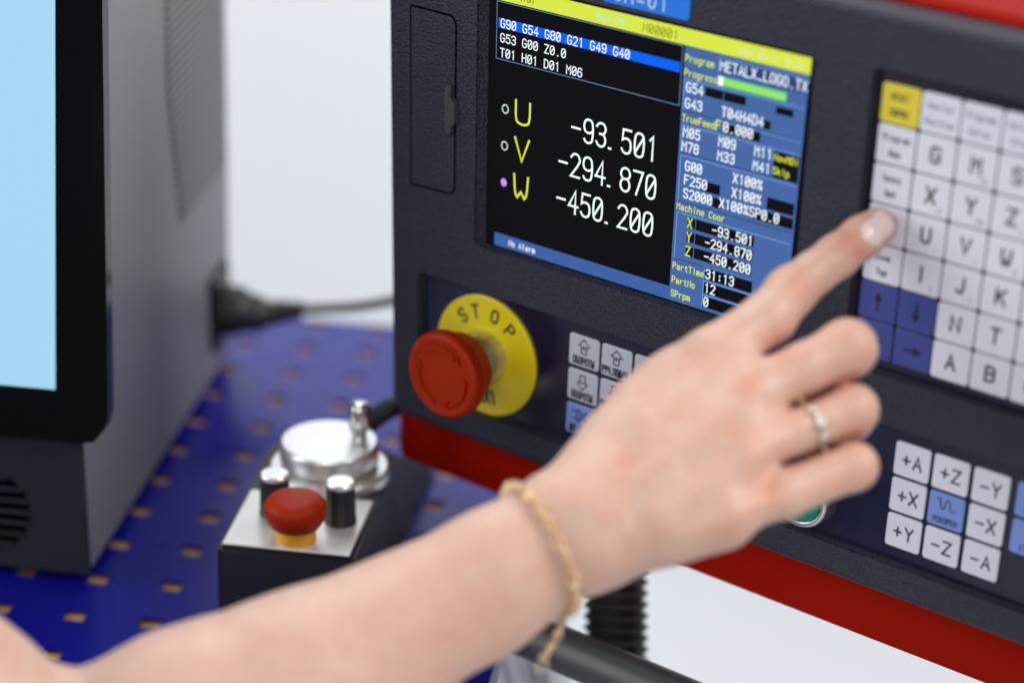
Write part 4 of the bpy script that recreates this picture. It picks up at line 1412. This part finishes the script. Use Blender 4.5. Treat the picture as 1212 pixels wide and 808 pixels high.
# ------------------------------------------------------------------ rope-chain bracelet round the wrist
bcn = J(641, 655, 914)
axw = J(690, 622, 914) - J(590, 690, 910); axw /= np.linalg.norm(axw)
tilt_ = np.array([0.0, 0.0, 1.0])
nrm = axw * math.cos(math.radians(11)) + tilt_ * math.sin(math.radians(11)) + np.array([0.05, 0.12, 0])
nrm /= np.linalg.norm(nrm)
f1 = np.cross(nrm, np.array([0, 0, 1.0])); f1 /= np.linalg.norm(f1); f2 = np.cross(nrm, f1)
wrist = []
for k in range(120):
    a = 2 * math.pi * k / 120
    d_ = math.cos(a) * f1 + math.sin(a) * f2
    h = hit(bcn + d_ * 70, -d_, 70)
    wrist.append(h + d_ * 1.7)
wrist = np.array(wrist)
seg = np.linalg.norm(np.roll(wrist, -1, 0) - wrist, axis=1)
cum = np.concatenate([[0], np.cumsum(seg)])
brac = thing('bracelet', 'gold rope-chain bracelet with a short loose end around the wrist', 'bracelet', cw(wrist.mean(0)))


def torus(R, r, n=10, m=5):
    V, F = [], []
    for i in range(n):
        a = 2 * math.pi * i / n
        for j in range(m):
            b = 2 * math.pi * j / m
            V.append(((R + r * math.cos(b)) * math.cos(a), (R + r * math.cos(b)) * math.sin(a) * .78, r * math.sin(b)))
    for i in range(n):
        for j in range(m):
            F.append([i * m + j, ((i + 1) % n) * m + j, ((i + 1) % n) * m + (j + 1) % m, i * m + (j + 1) % m])
    return V, F


LINK = None


def put_link(pos, tan, out, k):
    """one link: leaning 50 degrees to the chain, each turned a little from the last"""
    global LINK
    tan = tan / np.linalg.norm(tan)
    b = np.cross(tan, out); b /= np.linalg.norm(b)
    o_ = np.cross(b, tan)
    ph = k * 0.62
    s1 = math.cos(ph) * b + math.sin(ph) * o_
    z = tan * math.cos(math.radians(48)) + s1 * math.sin(math.radians(48))
    x = np.cross(s1, tan); x = x - z * (x @ z); x /= np.linalg.norm(x)
    y = np.cross(z, x)
    Rm = np.stack([cw(v) - CAM for v in (x, y, z)], 1)
    pw = cw(pos)
    if LINK is None:
        v, f = torus(2.0, 0.58)
        LINK = raw('link', (np.array(v) + pw), f, M['gold'], brac, org=pw, smooth=True)
        o = LINK
    else:
        o = dup(LINK, pw)
    mt = Matrix(Rm.tolist())
    o.rotation_euler = mt.to_euler()
    return o


total = cum[-1]
nl = int(total / 1.5)
cl = np.vstack([wrist, wrist[:1]])
for k in range(nl):
    s_ = total * k / nl
    p = np.array([np.interp(s_, cum, cl[:, a]) for a in range(3)])
    p2 = np.array([np.interp((s_ + .8) % total, cum, cl[:, a]) for a in range(3)])
    put_link(p, p2 - p, p - bcn, k)
# loose end hanging from the clasp on the underside
wpx = np.stack([wrist[:, 0] / wrist[:, 2] * FPX + CX, wrist[:, 1] / wrist[:, 2] * FPX + CY], 1)
low = wrist[np.argmin(np.hypot(wpx[:, 0] - 656, wpx[:, 1] - 732))]
grav = DW @ np.array([0, 0, -1.0])
endp = J(641, 781, 912)
hang = spline([low, low * .55 + endp * .45 + np.array([2.2, 0, 0]), endp], 12)
for k in range(0, len(hang) - 1):
    p = np.array(hang[k])
    put_link(p, np.array(hang[k + 1]) - p, np.array([0, 0, -1.0]), k).scale = (0.78, 0.78, 0.78)
bm = bmesh.new()
v, f = torus(2.2, 0.32, 16, 5)
pr_ = J(642, 789, 912)
raw('end_ring', cw(np.array(v) + pr_), f, M['white_gold'], brac, org=cw(pr_), smooth=True)
